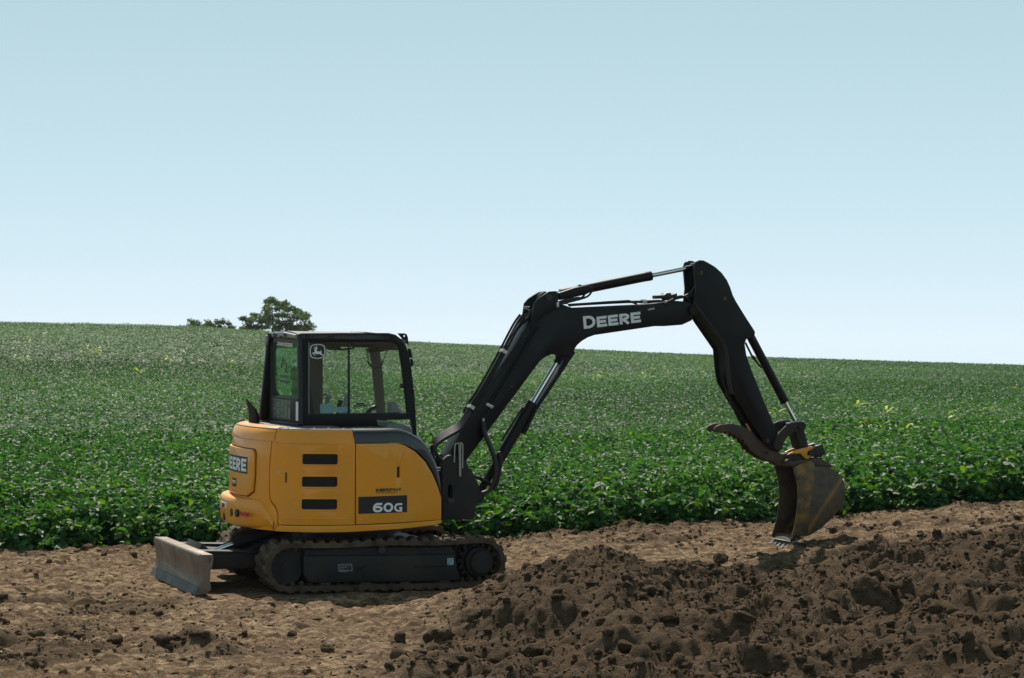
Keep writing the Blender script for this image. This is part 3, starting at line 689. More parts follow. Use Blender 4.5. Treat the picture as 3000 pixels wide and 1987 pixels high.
# --- house core (dark, shows in the seams) and deck
core = [(2.121,0.618),(0.378,0.662),(0.372,0.905),(0.425,1.015),(0.497,1.141),(0.591,1.267),(0.718,1.372),(0.838,1.435),(0.931,1.451),(1.347,1.453),(1.371,1.569),(2.176,1.569)]
panel('engine_frame', 'mesh_dark', core, -0.022, -0.42, (), 0.0)
def hc(bm):
    P = [tuple(v) for v in CV[::4]]; ctr = np.array([-.35, 0])
    pl = [(p[0]*0.96+ctr[0]*.04, p[1]*0.955) for p in P] + [(.7, .4), (.64, -.40)]
    pl = [p for p in pl if not (p[0] > .66)]
    slab(bm, pl, 0.63, 1.575, lambda a, b, d: (a, b, d), ())
def hc2(bm):
    slab(bm, [(wrap(s, 1, -.05)[0], wrap(s, 1, -.05)[1]) for s in np.linspace(1.4, 4.6, 40)] + [(-.3, .9), (-.3, -.6)], 0.63, 1.57, lambda a, b, d: (a, b, d))
    box(bm, -0.45, 0.62, -0.42, 0.93, 0.63, 1.10)
part(hc2, 'house_core', 'mesh_dark', ex)
def dk(bm):
    slab(bm, [(wrap(s, 1, -.035)[0], wrap(s, 1, -.035)[1]) for s in np.linspace(1.38, 4.7, 44)] + [(-.34, .95), (-.34, -.55)], 1.592, 1.565, lambda a, b, d: (a, b, d), (), 0.012)
deck = part(dk, 'rear_deck', 'deckmat', ex)
for k in range(9):
    s = 1.45+k*0.16; p = wrap(s, 1.592, -.10)
    part(lambda bm: cyl(bm, (p[0], p[1], 1.588), (p[0], p[1], 1.602), 0.011, n=6), 'bolt', 'zinc', deck)
# --- skirt at the foot of the house
sk = [(2.121,0.652),(1.344,0.657),(0.893,0.666),(0.366,0.683),(0.362,0.656),(0.445,0.639),(0.892,0.613),(1.438,0.593),(1.748,0.592),(2.053,0.595),(2.161,0.595)]
sk2 = [(a, b) for a, b in sk]
panel('skirt', 'yellow', sk2, 0.004, -0.12, (), 0.022, seg=4)
# --- engine door with three louvred openings
door = [(2.162,1.579),(1.392,1.582),(1.374,1.524),(1.367,1.448),(1.355,0.663),(2.116,0.66),(2.122,0.779),(2.155,0.838),(2.207,0.886),(2.226,0.945),(2.233,1.127),(2.225,1.289),(2.207,1.472)]
vents = [[(1.885,1.352),(1.538,1.251)], [(1.886,1.132),(1.537,1.033)], [(1.885,0.913),(1.536,0.813)]]
vh = []
for (a, b) in vents: vh.append(rrect(min(a[0], b[0]), max(a[0], b[0]), min(a[1], b[1]), max(a[1], b[1]), 0.018))
dr = panel('engine_door', 'yellow', door, 0.0, -0.028, vh, 0.007)
for h in vh:
    x0, x1 = min(p[0] for p in h), max(p[0] for p in h); z0, z1 = min(p[1] for p in h), max(p[1] for p in h)
    # pressed surround of the opening
    panel('vent_frame', 'yellow', rrect(x0-.014, x1+.014, z0-.014, z1+.020, .026), 0.006, -0.004, [h], 0.005, parent=dr)
    panel('vent_back', 'mesh_dark', rrect(x0-.012, x1+.012, z0-.012, z1+.012, .018), -0.021, -0.026, (), 0, parent=dr)
    bm = bmesh.new(); q = 0.022; nx_ = int((x1-x0)/q)
    def wire(a, b):
        A, B = Vector(wrap(a[0], a[1], -.014)), Vector(wrap(b[0], b[1], -.014)); tube(bm, [A, B], 0.0016, 4, caps=False)
    zz = z0+.004; row = 0
    while zz < z1-.01:
        for i in range(nx_+1):
            xa = x0+.004+q*i+(q/2 if row % 2 else 0)
            if xa+q/2 < x1-.002: wire((xa, zz), (min(xa+q/2, x1), zz+.012))
            if xa-q/2 > x0+.002: wire((xa, zz), (xa-q/2, zz+.012))
        zz += .012; row += 1
    finish(bm, 'vent_grille', M['grey_plastic'] if False else M['frame'], dr)
# pressed ribs and the paddle latch
for zz in ([(2.187,1.454),(1.385,1.458)], [(2.094,0.725),(1.388,0.722)]):
    s0, s1 = sorted((zz[0][0], zz[1][0])); zc = (zz[0][1]+zz[1][1])/2
    panel('door_crease', 'yellow', rrect(s0, s1, zc-.006, zc+.006, .005), 0.0045, -0.003, (), 0.004, parent=dr)
lt = [(2.132,1.177),(2.027,1.063)]; s0, s1 = sorted((lt[0][0], lt[1][0])); z0, z1 = sorted((lt[0][1], lt[1][1]))
lat = panel('latch', 'yellow', rrect(s0, s1, z0, z1, .008), 0.004, -.004, [rrect(s0+.006, s0+.024, z0+.008, z1-.008, .003)], 0.003, parent=dr)
panel('latch_recess_shade', 'decal_brown', rrect(s0+.0055, s0+.0245, z0+.0075, z1-.0075, .003), 0.0012, -.002, (), 0, parent=lat)  # dark floor colour stands for the shade in this shallow slot
panel('latch_paddle', 'yellow', rrect(s0+.028, s1-.008, z0+.01, z1-.026, .004), 0.008, 0, (), 0.003, parent=lat)
pk = wrap(s1-.016, z1-.014, 0.004); pk2 = wrap(s1-.016, z1-.014, 0.010)
part(lambda bm: cyl(bm, pk, pk2, 0.010, n=12), 'lock', 'zinc', lat)
# --- front side cover with number decal
cov = [(1.355,1.453),(1.021,1.455),(0.931,1.456),(0.838,1.435),(0.718,1.372),(0.591,1.267),(0.497,1.141),(0.425,1.015),(0.371,0.905),(0.365,0.689),(0.893,0.675),(1.341,0.665)]
kh = [(0.918,1.224),(0.886,1.117)]; a, b = kh; khr = rrect(min(a[0], b[0]), max(a[0], b[0]), min(a[1], b[1]), max(a[1], b[1]), .008)
sc_ = panel('side_cover', 'yellow', cov, 0.0, -0.024, [khr], 0.007)
panel('slot_back', 'mesh_dark', rrect(min(a[0], b[0])-.01, max(a[0], b[0])+.01, min(a[1], b[1])-.01, max(a[1], b[1])+.01, .006), -0.019, -0.022, (), 0, parent=sc_)
for q in [(1.303,1.346),(1.292,0.713)]:
    p0, p1 = wrap(q[0], q[1], 0), wrap(q[0], q[1], .004); p2 = wrap(q[0], q[1], .009)
    bo = part(lambda bm: cyl(bm, p0, p1, 0.016, n=20), 'bolt_washer', 'yellow', sc_); part(lambda bm: cyl(bm, p1, p2, 0.008, n=6), 'bolt', 'zinc', bo)
dc = [(1.324,0.934),(0.803,0.943),(0.8,0.776),(1.321,0.768)]
panel('number_plate', 'decal_black', dc, 0.0035, 0.001, (), 0, parent=sc_)
def sz_map(tl_, tr_, bl_, n):   # (u 0..W normalised 0..1, v 0..1) -> wrapped surface
    def f(u, v, l): 
        s = (tl_[0]*(1-u)+tr_[0]*u); zt = tl_[1]*(1-u)+tr_[1]*u; zb = bl_[1]+(tr_[1]-tl_[1])*u
        return Vector(wrap(s, zb+(zt-zb)*v, n+l*.0003))
    return f
q = [(1.172,0.873),(0.957,0.874),(1.17,0.78)]
part(lambda bm: lettering(bm, '60', sz_map(q[0], q[1], q[2], .005), 0.98, 0.23, 0.08, fit=1.0), 'number_lettering', 'white', sc_)
q = [(0.945,0.866),(0.857,0.866),(0.944,0.782)]
part(lambda bm: lettering(bm, 'G', sz_map(q[0], q[1], q[2], .005), 0.92, 0.22, 0.08, fit=1.0), 'number_lettering', 'white', sc_)
q = [(1.142,1.013),(1.083,1.014),(1.141,0.98)]
part(lambda bm: lettering(bm, 'M', sz_map(q[0], q[1], q[2], .004), 0.92, 0.22, 0.1, fit=1.0), 'dealer_lettering', 'decal_brown', sc_)
q = [(1.081,1.013),(1.044,1.014),(1.08,0.981)]
part(lambda bm: lettering(bm, 'U', sz_map(q[0], q[1], q[2], .004), 0.92, 0.24, 0.1, fit=1.0), 'dealer_lettering', 'decal_brown', sc_)
def clover(bm):
    sm = sz_map(q[0], q[1], q[2], .0045)
    for k in range(3):
        a = rad(90+120*k); c = (0.5+0.22*math.cos(a), 0.58+0.22*math.sin(a)); vs_ = [bm.verts.new(sm(c[0]+.24*math.cos(t), c[1]+.24*math.sin(t), k)) for t in np.linspace(0, 6.0, 12)]; bm.faces.new(vs_)
    bm.faces.new([bm.verts.new(sm(*p, 3)) for p in ((.45, .5), (.55, .5), (.62, .08), (.5, .08))])
part(clover, 'dealer_clover', 'green_decal', sc_)
q = [(1.038,1.014),(0.868,1.016),(1.037,0.983)]
part(lambda bm: lettering(bm, 'RPHY', sz_map(q[0], q[1], q[2], .004), 0.92, 0.22, 0.14, fit=1.0), 'dealer_lettering', 'decal_brown', sc_)
def font_text(name, body, o, xv, yv, size_w, m, parent, mapper=None):
    cu = bpy.data.curves.new(name, 'FONT'); cu.body = body; cu.resolution_u = 2; to = bpy.data.objects.new(name, cu); C.objects.link(to)
    dg = bpy.context.evaluated_depsgraph_get(); me = bpy.data.meshes.new_from_object(to.evaluated_get(dg)); bpy.data.objects.remove(to); bpy.data.curves.remove(cu)
    co = np.empty(len(me.vertices)*3, np.float32); me.vertices.foreach_get('co', co); co = co.reshape(-1, 3); w = co[:, 0].max(); co = co/w*size_w
    if mapper: pts = np.array([mapper(x, y) for x, y, _ in co])
    else: pts = np.array(o)[None]+co[:, :1]*np.array(xv)[None]+co[:, 1:2]*np.array(yv)[None]
    me.vertices.foreach_set('co', pts.astype(np.float32).ravel()); me.update(); return link(name, me, M[m], parent)
q = [(1.138,0.968),(0.898,0.972)]
font_text('dealer_small_print', 'TRACTOR & EQUIPMENT CO.', None, None, None, 1.0, 'decal_brown', sc_, lambda x, y: wrap(q[0][0]+(q[1][0]-q[0][0])*x, q[0][1]+(q[1][1]-q[0][1])*x+y*abs(q[1][0]-q[0][0])-.004, .004))
# --- dark hood cap
cap = [(1.386,1.582),(1.242,1.586),(0.91,1.588),(0.794,1.566),(0.684,1.518),(0.569,1.434),(0.474,1.319),(0.402,1.19),(0.375,1.07),(0.371,0.927),(0.415,0.968),(0.47,1.125),(0.572,1.267),(0.706,1.379),(0.833,1.442),(0.925,1.463),(1.36,1.461),(1.37,1.534)]
def capf(bm):
    outer = smooth_path([(*p, 0) for p in [(1.386,1.595),(1.243,1.597),(1.079,1.598),(0.911,1.598),(0.794,1.576),(0.684,1.526),(0.569,1.441),(0.474,1.324),(0.402,1.193),(0.375,1.07),(0.371,0.927)]], 5)
    inner = smooth_path([(*p, 0) for p in [(1.36,1.461),(1.24,1.462),(1.087,1.462),(0.925,1.463),(0.833,1.442),(0.706,1.379),(0.572,1.267),(0.47,1.125),(0.425,1.02),(0.394,0.968),(0.373,0.925)]], 5)
    R_ = 0.062; rows = []
    for i, (o, n_) in enumerate(zip(outer, inner)):
        k = min(1.0, (o-n_).length/0.14); r = R_*k; d = (n_-o).normalized() if (n_-o).length > 1e-6 else Vector((0, -1, 0))
        t = (outer[min(i+1, len(outer)-1)]-outer[max(i-1, 0)]).normalized(); m_ = Vector((-t.y, t.x, 0)); m_ = m_ if m_.dot(d) > 0 else -m_
        row = [wrap(n_.x, n_.y, -.01), wrap(n_.x, n_.y, .006)]
        for q in range(7):
            f = rad(90*q/6); p_ = o+m_*r*(1-math.sin(f)); row.append(wrap(p_.x, p_.y, .006-r*(1-math.cos(f))))
        row.append(wrap(o.x, o.y, -.46)); rows.append([bm.verts.new(v) for v in row])
    for a_, b_ in zip(rows, rows[1:]):
        for q in range(len(a_)-1): bm.faces.new((a_[q], b_[q], b_[q+1], a_[q+1]))
    bm.faces.new(rows[0])
hcap = part(capf, 'hood_cap', 'navy', ex, 40)
p = [(0.422,1.191),(0.379,1.205)] 
panel('cap_joint', 'mesh_dark', [(p[0][0]-.03, p[0][1]+.003), (p[0][0]+.05, p[0][1]+.003), (p[0][0]+.05, p[0][1]-.003), (p[0][0]-.03, p[0][1]-.003)], 0.008, 0.0, (), 0, parent=hcap)
# --- rear body, its inspection cover and the counterweight
SE = 4.9
rb = [(2.174,1.578),(2.22,1.471),(2.239,1.289),(2.247,1.126),(2.239,0.935),(2.219,0.873),(2.166,0.825),(2.133,0.768),(2.129,0.663),(2.169,0.597)]
rear = [(s_, z_) for s_, z_ in rb] + [(SE, rb[-1][1]), (SE, 1.585)]
bm = bmesh.new()
def wrap_r(s, z, n):
    k = max(0.0, z-1.47)/0.115; return wrap(s, z+0.02*k, n-0.085*(1-math.sqrt(max(0, 1-min(1, k)**2))))
slab(bm, rear, 0.0, -0.035, lambda s, z, n: wrap_r(s, z, n), (), 0.008, 0.0, 0.045)
bmesh.ops.bisect_plane(bm, geom=bm.verts[:]+bm.edges[:]+bm.faces[:], plane_co=(0, 0, 1.0), plane_no=(0, 0, 1), dist=1e-5)
rbody = finish(bm, 'rear_body', M['yellow'], ex)
# grid version of the crown so that it rounds over
def crown(bm):
    ss = np.linspace(rb[0][0]+.006, SE, 60); rows = [(1.47, .003), (1.50, .001), (1.53, -.006), (1.56, -.018), (1.585, -.038), (1.60, -.065), (1.607, -.10), (1.608, -.16)]
    g = [[bm.verts.new((*wrap(s, 1.2, n)[:2], z)) for z, n in rows] for s in ss]
    for a, b in zip(g, g[1:]):
        for k in range(len(rows)-1): bm.faces.new((a[k], b[k], b[k+1], a[k+1]))
part(crown, 'rear_crown', 'yellow', ex, 50)
ic = [(3.262,1.376),(2.496,1.372),(2.465,1.338),(2.466,1.114),(2.492,0.96),(2.631,0.908),(3.217,0.901)]
ic = [(min(a, 3.55), b) for a, b in ic]
icz = ic[0][1]
ico = [(3.75, ic[0][1]), (ic[1][0], ic[1][1]), (ic[2][0], ic[2][1]), (ic[3][0], ic[3][1]), (ic[4][0], ic[4][1]), (ic[5][0], ic[5][1]), (3.75, ic[6][1])]
icv = panel('inspection_cover', 'yellow', ico, 0.026, -0.01, (), 0.012, parent=ex, seg=3)
panel('cover_gap', 'mesh_dark', [(3.752, ico[0][1]+.008), (ico[1][0]-.006, ico[1][1]+.008), (ico[2][0]-.01, ico[2][1]+.004), (ico[3][0]-.01, ico[3][1]), (ico[4][0]-.01, ico[4][1]-.006), (ico[5][0]-.004, ico[5][1]-.01), (3.752, ico[6][1]-.01)], 0.004, -.01, (), 0, parent=icv)
q = [(3.264,1.26),(2.628,1.271),(2.633,1.145)]
wd_ = 0.78
def rl(u, v, l): return Vector(wrap(q[1][0]+wd_*(1-u), q[2][1]+(q[1][1]-q[2][1])*v, 0.030+l*.0003))
part(lambda bm: lettering(bm, 'DEERE', rl, 0.74, 0.24, 0.10, fit=1.0), 'rear_lettering', 'white', icv)
panel('lettering_backing', 'decal_black', [(q[1][0]-.02, q[1][1]+.02), (q[1][0]-.02, q[2][1]-.02), (q[1][0]+wd_+.02, q[2][1]-.02), (q[1][0]+wd_+.02, q[1][1]+.02)], 0.0285, 0.024, (), 0, parent=icv)
q2 = [(3.103,1.06),(2.929,0.977)]; sA, sB = sorted((q2[0][0], q2[1][0])); zA, zB = sorted((q2[0][1], q2[1][1]))
ho = panel('handle_recess_shade', 'mesh_dark', rrect(sA, sB, zA, zB, .01), 0.028, 0.02, (), 0, parent=icv)  # flat dark plate, its colour stands for shade behind the handle
panel('handle', 'zinc', rrect(sA+.012, sB-.02, zA+.03, zB-.02, .006), 0.034, 0.026, (), 0.002, parent=ho)
panel('label_plate', 'grey_plastic', rrect(sA-.005, sB+.03, zA-.055, zA-.03, .004), 0.0285, 0.02, (), 0, parent=icv)
def cwt(bm):
    cb = [(2.191,0.755),(2.348,0.877),(2.643,0.868)]
    ss = np.linspace(cb[0][0]-.02, SE, 64)
    def bul(s): return 0.012+0.100*float(sstep(cb[0][0]+.02, cb[2][0]+.18, s))
    def zt(s): return float(np.interp(s, [cb[0][0]-.02, cb[0][0]+.02, cb[1][0], cb[2][0], SE], [0.66, cb[0][1], cb[1][1]+.01, cb[2][1]+.012, cb[2][1]+.03]))
    g = []
    for s in ss:
        b, z1 = bul(s), zt(s); z0 = 0.60
        prof = [(-0.10, z0+.0), (b-.06, z0), (b-.028, z0+.012), (b-.008, z0+.04), (b, z0+.09), (b+.004, (z0+z1)/2), (b, z1-.05), (b-.004, z1-.022), (b-.014, z1-.006), (b-.03, z1), (-0.02, z1+.008)]
        g.append([bm.verts.new((*wrap(s, 1.0, n)[:2], z)) for n, z in prof])
    for a, b in zip(g, g[1:]):
        for k in range(len(a)-1): bm.faces.new((a[k], b[k], b[k+1], a[k+1]))
    bm.faces.new(g[0])
cw = part(cwt, 'counterweight', 'yellow', ex, 40)
def on_cw(name, m, u0, u1, z0, z1, r, n0=0.118, parent=cw, hole=False):
    return panel(name, m, rrect(u0, u1, z0, z1, r, 8), n0, n0-.012, (), 0.0, parent=parent)
def cw_rect(name, m, q, n0, parent=cw, r=.003, bevel=0.0):
    (s0, z0), (s1, z1) = q; return panel(name, m, rrect(min(s0, s1), max(s0, s1), min(z0, z1), max(z0, z1), r), n0, n0-.02, (), bevel, step=.02, parent=parent)
cw_rect('red_reflector', 'red', [(2.571,0.758),(2.418,0.722)], 0.1175)
for q, hw in (([(3.069,0.674)], .040), ([(2.794,0.735)], .040), ([(2.66,0.737)], .038)):
    s_, z_ = q[0]
    panel('lifting_hole_shade', 'decal_brown', rrect(s_-hw*.9, s_+hw*.9, z_-hw, z_+hw, hw*.88, 8), 0.1170, 0.095, (), 0, step=.02, parent=cw)  # flush dark disc painted for the shade inside each hole
st_ = cw_rect('warning_sticker', 'white', [(3.256,0.814),(2.974,0.763)], 0.1175)
cw_rect('sticker_print', 'decal_black', [(3.169,0.802),(3.027,0.765)], 0.1185, st_)

# --- exhaust stack behind the cab
def exh(bm):
    B = [(-0.941,0.45,1.607),(-1.053,0.45,1.605),(-0.943,0.45,1.71),(-1.092,0.45,1.841)]      # base right, base left, top right, top left
    x0, x1 = B[1][0], B[0][0]; zb = 1.58; rx = (x1-x0)/2; cx = (x0+x1)/2; rings = []
    for k, (zf, sh) in enumerate(((0, 0), (.35, 0), (.62, -.006), (.8, -.018), (1, -.03))):
        ring = []
        for q in range(20):
            t = 2*math.pi*q/20; dx = math.cos(t); zt = B[2][2]+(B[3][2]-B[2][2])*(1-dx)/2
            ring.append(bm.verts.new((cx+sh+dx*rx*(1+.10*zf), .45+math.sin(t)*rx, zb+(zt-zb)*zf)))
        rings.append(ring)
    for a_, b_ in zip(rings, rings[1:]):
        for q in range(20): bm.faces.new((a_[q], a_[(q+1) % 20], b_[(q+1) % 20], b_[q]))
    bm.faces.new(rings[-1])
part(exh, 'exhaust_stack', 'plastic', ex)
part(lambda bm: cyl(bm, ((-0.997,0.45,1.606)[0], .45, 1.575), ((-0.997,0.45,1.606)[0], .45, 1.598), 0.10, n=20), 'exhaust_flange', 'deckmat', ex)
# --- cab
cab = empty('cab'); cab.parent = ex
YN, YF = -0.10, 0.92
side_out = [(-0.657,1.587),(-0.681,2.229),(-0.691,2.512),(-0.673,2.521),(-0.251,2.531),(0.254,2.538),(0.327,2.522),(0.389,2.478),(0.437,2.419),(0.469,2.341),(0.507,2.16),(0.542,1.913),(0.575,1.492),(0.158,1.582),(-0.15,1.59)]
gl_out = [(-0.583,1.701),(-0.596,2.431),(-0.571,2.437),(0.255,2.449),(0.316,2.442),(0.351,2.418),(0.377,2.373),(0.406,2.209),(0.471,1.735),(0.462,1.721)]
low_out = [(0.144,1.65),(0.511,1.659),(0.53,1.583),(0.549,1.509),(0.158,1.595)]
part(lambda bm: prism(bm, side_out, YN, YN+0.06, 0.014, [gl_out, low_out]), 'side_frame', 'black', cab)
part(lambda bm: prism(bm, side_out[:13]+[(side_out[12][0], 1.35), (side_out[0][0], 1.35)], YF-0.06, YF, 0.012, [[(-0.147,1.671),(-0.158,2.371),(-0.124,2.388),(0.355,2.378),(0.389,2.207),(0.428,1.883),(0.452,1.69)], [(0.476,2.371),(0.661,2.356),(0.716,2.262),(0.771,1.704),(0.546,1.691),(0.513,2.054)], [(-0.649,2.364),(-0.352,2.368),(-0.343,2.351),(-0.335,1.861),(-0.615,1.876),(-0.65,1.918),(-0.663,1.976),(-0.666,2.338)]]), 'door_frame', 'interior', cab)
def seal(bm):
    cx = sum(p[0] for p in gl_out)/len(gl_out); cz = sum(p[1] for p in gl_out)/len(gl_out)
    o = [(cx+(p[0]-cx)*1.02, cz+(p[1]-cz)*1.03) for p in gl_out]; i = [(cx+(p[0]-cx)*.985, cz+(p[1]-cz)*.98) for p in gl_out]
    prism(bm, o, YN+0.012, YN+0.03, 0.004, [i])
part(seal, 'window_seal', 'plastic', cab)
mid = [(-0.172,2.443),(-0.153,2.443),(-0.138,1.704),(-0.161,1.704)]
for nm, lim in (('rear', 0), ('front', 1)):
    g = [p for p in gl_out]
    xm = mid[0][0]+.01
    bm = bmesh.new(); slab(bm, gl_out, YN+0.018+.008*lim, YN+0.022+.008*lim, XZ)
    ge = bm.verts[:]+bm.edges[:]+bm.faces[:]
    bmesh.ops.bisect_plane(bm, geom=ge, plane_co=(xm, 0, 0), plane_no=(1, 0, 0), clear_outer=(lim == 0), clear_inner=(lim == 1))
    finish(bm, 'window_pane', M['glass'], cab)
part(lambda bm: prism(bm, mid, YN+0.014, YN+0.032, 0.003), 'window_bar', 'plastic', cab)
part(lambda bm: prism(bm, [(-0.59,2.437),(-0.58,2.437),(-0.568,1.702),(-0.578,1.702)], YN+0.012, YN+0.024, 0.0), 'window_edge_strip', 'grey_plastic', cab)
part(lambda bm: prism(bm, [(0.391,2.02),(0.426,2.026),(0.429,1.978),(0.405,1.973),(0.392,1.994)], YN+0.0, YN+0.03, 0.004), 'window_latch', 'plastic', cab)
part(lambda bm: slab(bm, low_out, YN+0.02, YN+0.024, XZ), 'lower_pane', 'glass', cab)
part(lambda bm: prism(bm, [(0.285,1.616),(0.337,1.628),(0.531,1.591),(0.639,1.482),(0.64,1.432),(0.236,1.432)], 0.0, 0.6, 0.03), 'floor_console', 'grey_plastic', cab)
# roof
def roof(bm):
    xr, xf = -0.70, 0.30
    rows = []
    for y in np.linspace(YN, YF+.01, 9):
        k = 1-((y-(YN+YF)/2)/((YF-YN)/2))**2; rows.append([bm.verts.new((x, y, 2.512+0.030*k*(1-0.5*max(0, (x+.1)/.6)**2) - 0.045*max(0, (x-0.15)/.3)**2)) for x in np.linspace(xr, xf+.14, 10)])
    for a, b in zip(rows, rows[1:]):
        for k in range(9): bm.faces.new((a[k], a[k+1], b[k+1], b[k]))
    r = bmesh.ops.extrude_face_region(bm, geom=bm.faces[:])
    for g in r['geom']:
        if isinstance(g, bmesh.types.BMVert): g.co.z -= 0.04
rf = part(roof, 'roof', 'roof', cab)
part(lambda bm: box(bm, -0.70, 0.40, YN+.065, YF-.065, 2.425, 2.465, .01), 'headliner', 'interior', cab)
part(lambda bm: slab(bm, [(YN+.004, 2.505), (YN+.004, 2.470), (YF+.03, 2.478), (YF+.03, 2.520), (.4, 2.533)], -0.735, -0.69, YZ, (), 0.01), 'roof_rear_rail', 'grey_plastic', rf)
for yy in (0.03+.2, .62, .84):
    def hk(bm):
        tube(bm, [(-0.74, yy-.04, 2.50), (-0.752, yy-.02, 2.485), (-0.755, yy+.02, 2.48), (-0.745, yy+.045, 2.505), (-.755, yy+.0, 2.515), (-.745, yy-.03, 2.49)], 0.006, 6, smooth=4)
    part(hk, 'hook', 'plastic', rf)
part(lambda bm: box(bm, -0.745, -.73, .40, .47, 2.462, 2.495, .003), 'rail_clip', 'plastic', rf)
part(lambda bm: tube(bm, [(-0.70, .88, 2.50), (-0.70, .88, 2.56), (-0.715, .88, 2.86)], [0.008, 0.005, 0.0035], 6), 'antenna', 'plastic', rf)
part(lambda bm: (box(bm, -0.74, -0.69, .80, .96, 2.475, 2.515, .004)), 'antenna_mount', 'plastic', rf)
part(lambda bm: prism(bm, [(0.353,2.537),(0.431,2.538),(0.453,2.526),(0.465,2.497),(0.475,2.415),(0.406,2.48)], YN+0.01, YN+0.03, 0.003, [[(0.416,2.511),(0.424,2.523),(0.435,2.515),(0.433,2.502),(0.421,2.5)]]), 'lifting_eye', 'black', cab)
part(lambda bm: prism(bm, [(0.473,2.382),(0.495,2.382),(0.518,2.292),(0.492,2.287)], YN+0.005, YN+0.05, 0.004), 'front_hinge', 'black', cab)
part(lambda bm: (prism(bm, [(0.501,2.275),(0.521,2.275),(0.528,2.209),(0.511,2.201)], YN+0.005, YN+0.05, 0.004), prism(bm, [(0.523,2.242),(0.549,2.241),(0.549,2.236),(0.523,2.234)], YN+0.02, YN+0.03, 0.0)), 'front_latch', 'black', cab)
part(lambda bm: slab(bm, [(-.2+.3, 2.545), (.36, 2.525), (.42, 2.51), (.1, 2.515)], .2, .75, XZ), 'roof_hatch', 'plastic', rf)
# rear wall: frame, tinted pane, lower panel
XR = -0.70
rw_o = [(-0.131,2.512),(-0.222,1.592),(1.033,1.602),(1.025,2.495)]
rg = [(-0.085,2.478),(-0.134,1.873),(0.872,1.866),(0.936,2.464)]
part(lambda bm: slab(bm, rw_o, XR-.012, XR+0.03, YZ, [rg], 0.006), 'rear_frame', 'plastic', cab)
rp = part(lambda bm: slab(bm, rg, XR+.004, XR+.009, YZ), 'rear_pane', 'glass_tint', cab)
rpl = part(lambda bm: slab(bm, [(-0.17,1.868),(-0.185,1.625),(0.868,1.617),(0.86,1.851)], XR-.018, XR+0.0, YZ, (), 0.004), 'rear_lower_panel', 'frame', cab)
tb = [(0.065,1.836),(0.056,1.646),(0.777,1.64),(0.774,1.837)]
part(lambda bm: slab(bm, tb, XR-.0215, XR-.0185, YZ), 'load_chart', 'navy', rpl)
def chart(bm):
    y0_, y1_, z0_, z1_ = tb[0][0], tb[2][0], tb[1][1], tb[3][1]
    rg_ = random.Random(4)
    for k in range(13):
        z = z1_-.02-(z1_-z0_-.04)*k/12
        for c in range(5):
            if rg_.random() < .8: box(bm, XR-.0228, XR-.0218, y0_+.012+(y1_-y0_-.02)*c/5, y0_+.012+(y1_-y0_-.02)*(c+.4+.4*rg_.random())/5, z-.004, z)
    for (a, b, c_, d) in ((y0_, y1_, z1_-.006, z1_-.003), (y0_, y0_+.003, z0_+.01, z1_-.004)): box(bm, XR-.0228, XR-.0218, a, b, c_, d)
part(chart, 'load_chart_print', 'grey_plastic', rpl)
part(lambda bm: slab(bm, [(-0.205,1.834),(-0.216,1.644),(-0.142,1.643),(-0.133,1.834)], XR-.024, XR-.0185, YZ), 'white_strip', 'white', rpl)
part(lambda bm: slab(bm, [(-0.318,1.62),(-0.311,1.594),(0.997,1.593),(0.965,1.612)], XR-.05, XR-.0, YZ, (), .006), 'rear_sill', 'black', cab)
def on_rear(z12pts_tl_tr_bl):
    a, b, c_ = z12pts_tl_tr_bl
    return lambda u, v, l: Vector((XR-.004-l*.0003, a[0]+(b[0]-a[0])*u, c_[1]+(a[1]-c_[1])*v+(b[1]-a[1])*u))
q = [(0.71,2.433),(0.439,2.428),(0.707,2.391)]
part(lambda bm: lettering(bm, 'JOHN', on_rear(q), 0.7, 0.16, 0.1, small=.85, fit=1.0), 'rear_window_lettering', 'white', rp)
q = [(0.415,2.427),(0.091,2.421),(0.412,2.384)]
part(lambda bm: lettering(bm, 'DEERE', on_rear(q), 0.7, 0.16, 0.1, small=.85, fit=1.0), 'rear_window_lettering', 'white', rp)
def scrib(bm):
    for z_, a_, b_ in ((800, 215, 360), (822, 225, 358), (845, 215, 362), (880, 218, 368), (905, 220, 366)): pass
    Q = [(0.564,2.077),(0.207,2.075),(0.56,2.021),(0.19,2.021),(0.508,2.162),(0.46,2.26),(0.291,2.192),(0.359,2.12),(0.252,2.132)]
    for (A, B, h) in ((Q[0], Q[1], .028), (Q[2], Q[3], .03)):
        n = 12
        for k in range(n):
            y = A[0]+(B[0]-A[0])*k/n; z = A[1]+(B[1]-A[1])*k/n; box(bm, XR-.004, XR-.003, min(y, y+(B[0]-A[0])/n*.6), max(y, y+(B[0]-A[0])/n*.6), z-h/2, z+h/2)
    for P_ in ((Q[4], Q[5]), (Q[5], Q[6]), (Q[6], Q[7]), (Q[7], Q[8])):
        tube(bm, [(XR-.004, P_[0][0], P_[0][1]), (XR-.004, P_[1][0], P_[1][1])], 0.005, 5)
part(scrib, 'rear_window_print', 'decal_black', rp)
# leaning rear pillar on the left side and the work light
part(lambda bm: prism(bm, [(-0.726,2.502),(-0.697,2.496),(-0.715,1.596),(-0.814,1.592),(-0.805,1.693),(-0.767,2.126),(-0.745,2.379)], 0.93, 0.99, 0.012), 'rear_pillar', 'black', cab)
part(lambda bm: prism(bm, [(-0.752,2.492),(-0.709,2.496),(-0.736,2.389),(-0.761,2.385)], 0.93, 1.03, 0.012), 'work_light', 'grey_plastic', cab)
part(lambda bm: box(bm, 0.40, 0.47, .15, .80, 2.36, 2.44, .01), 'front_header', 'interior', cab)
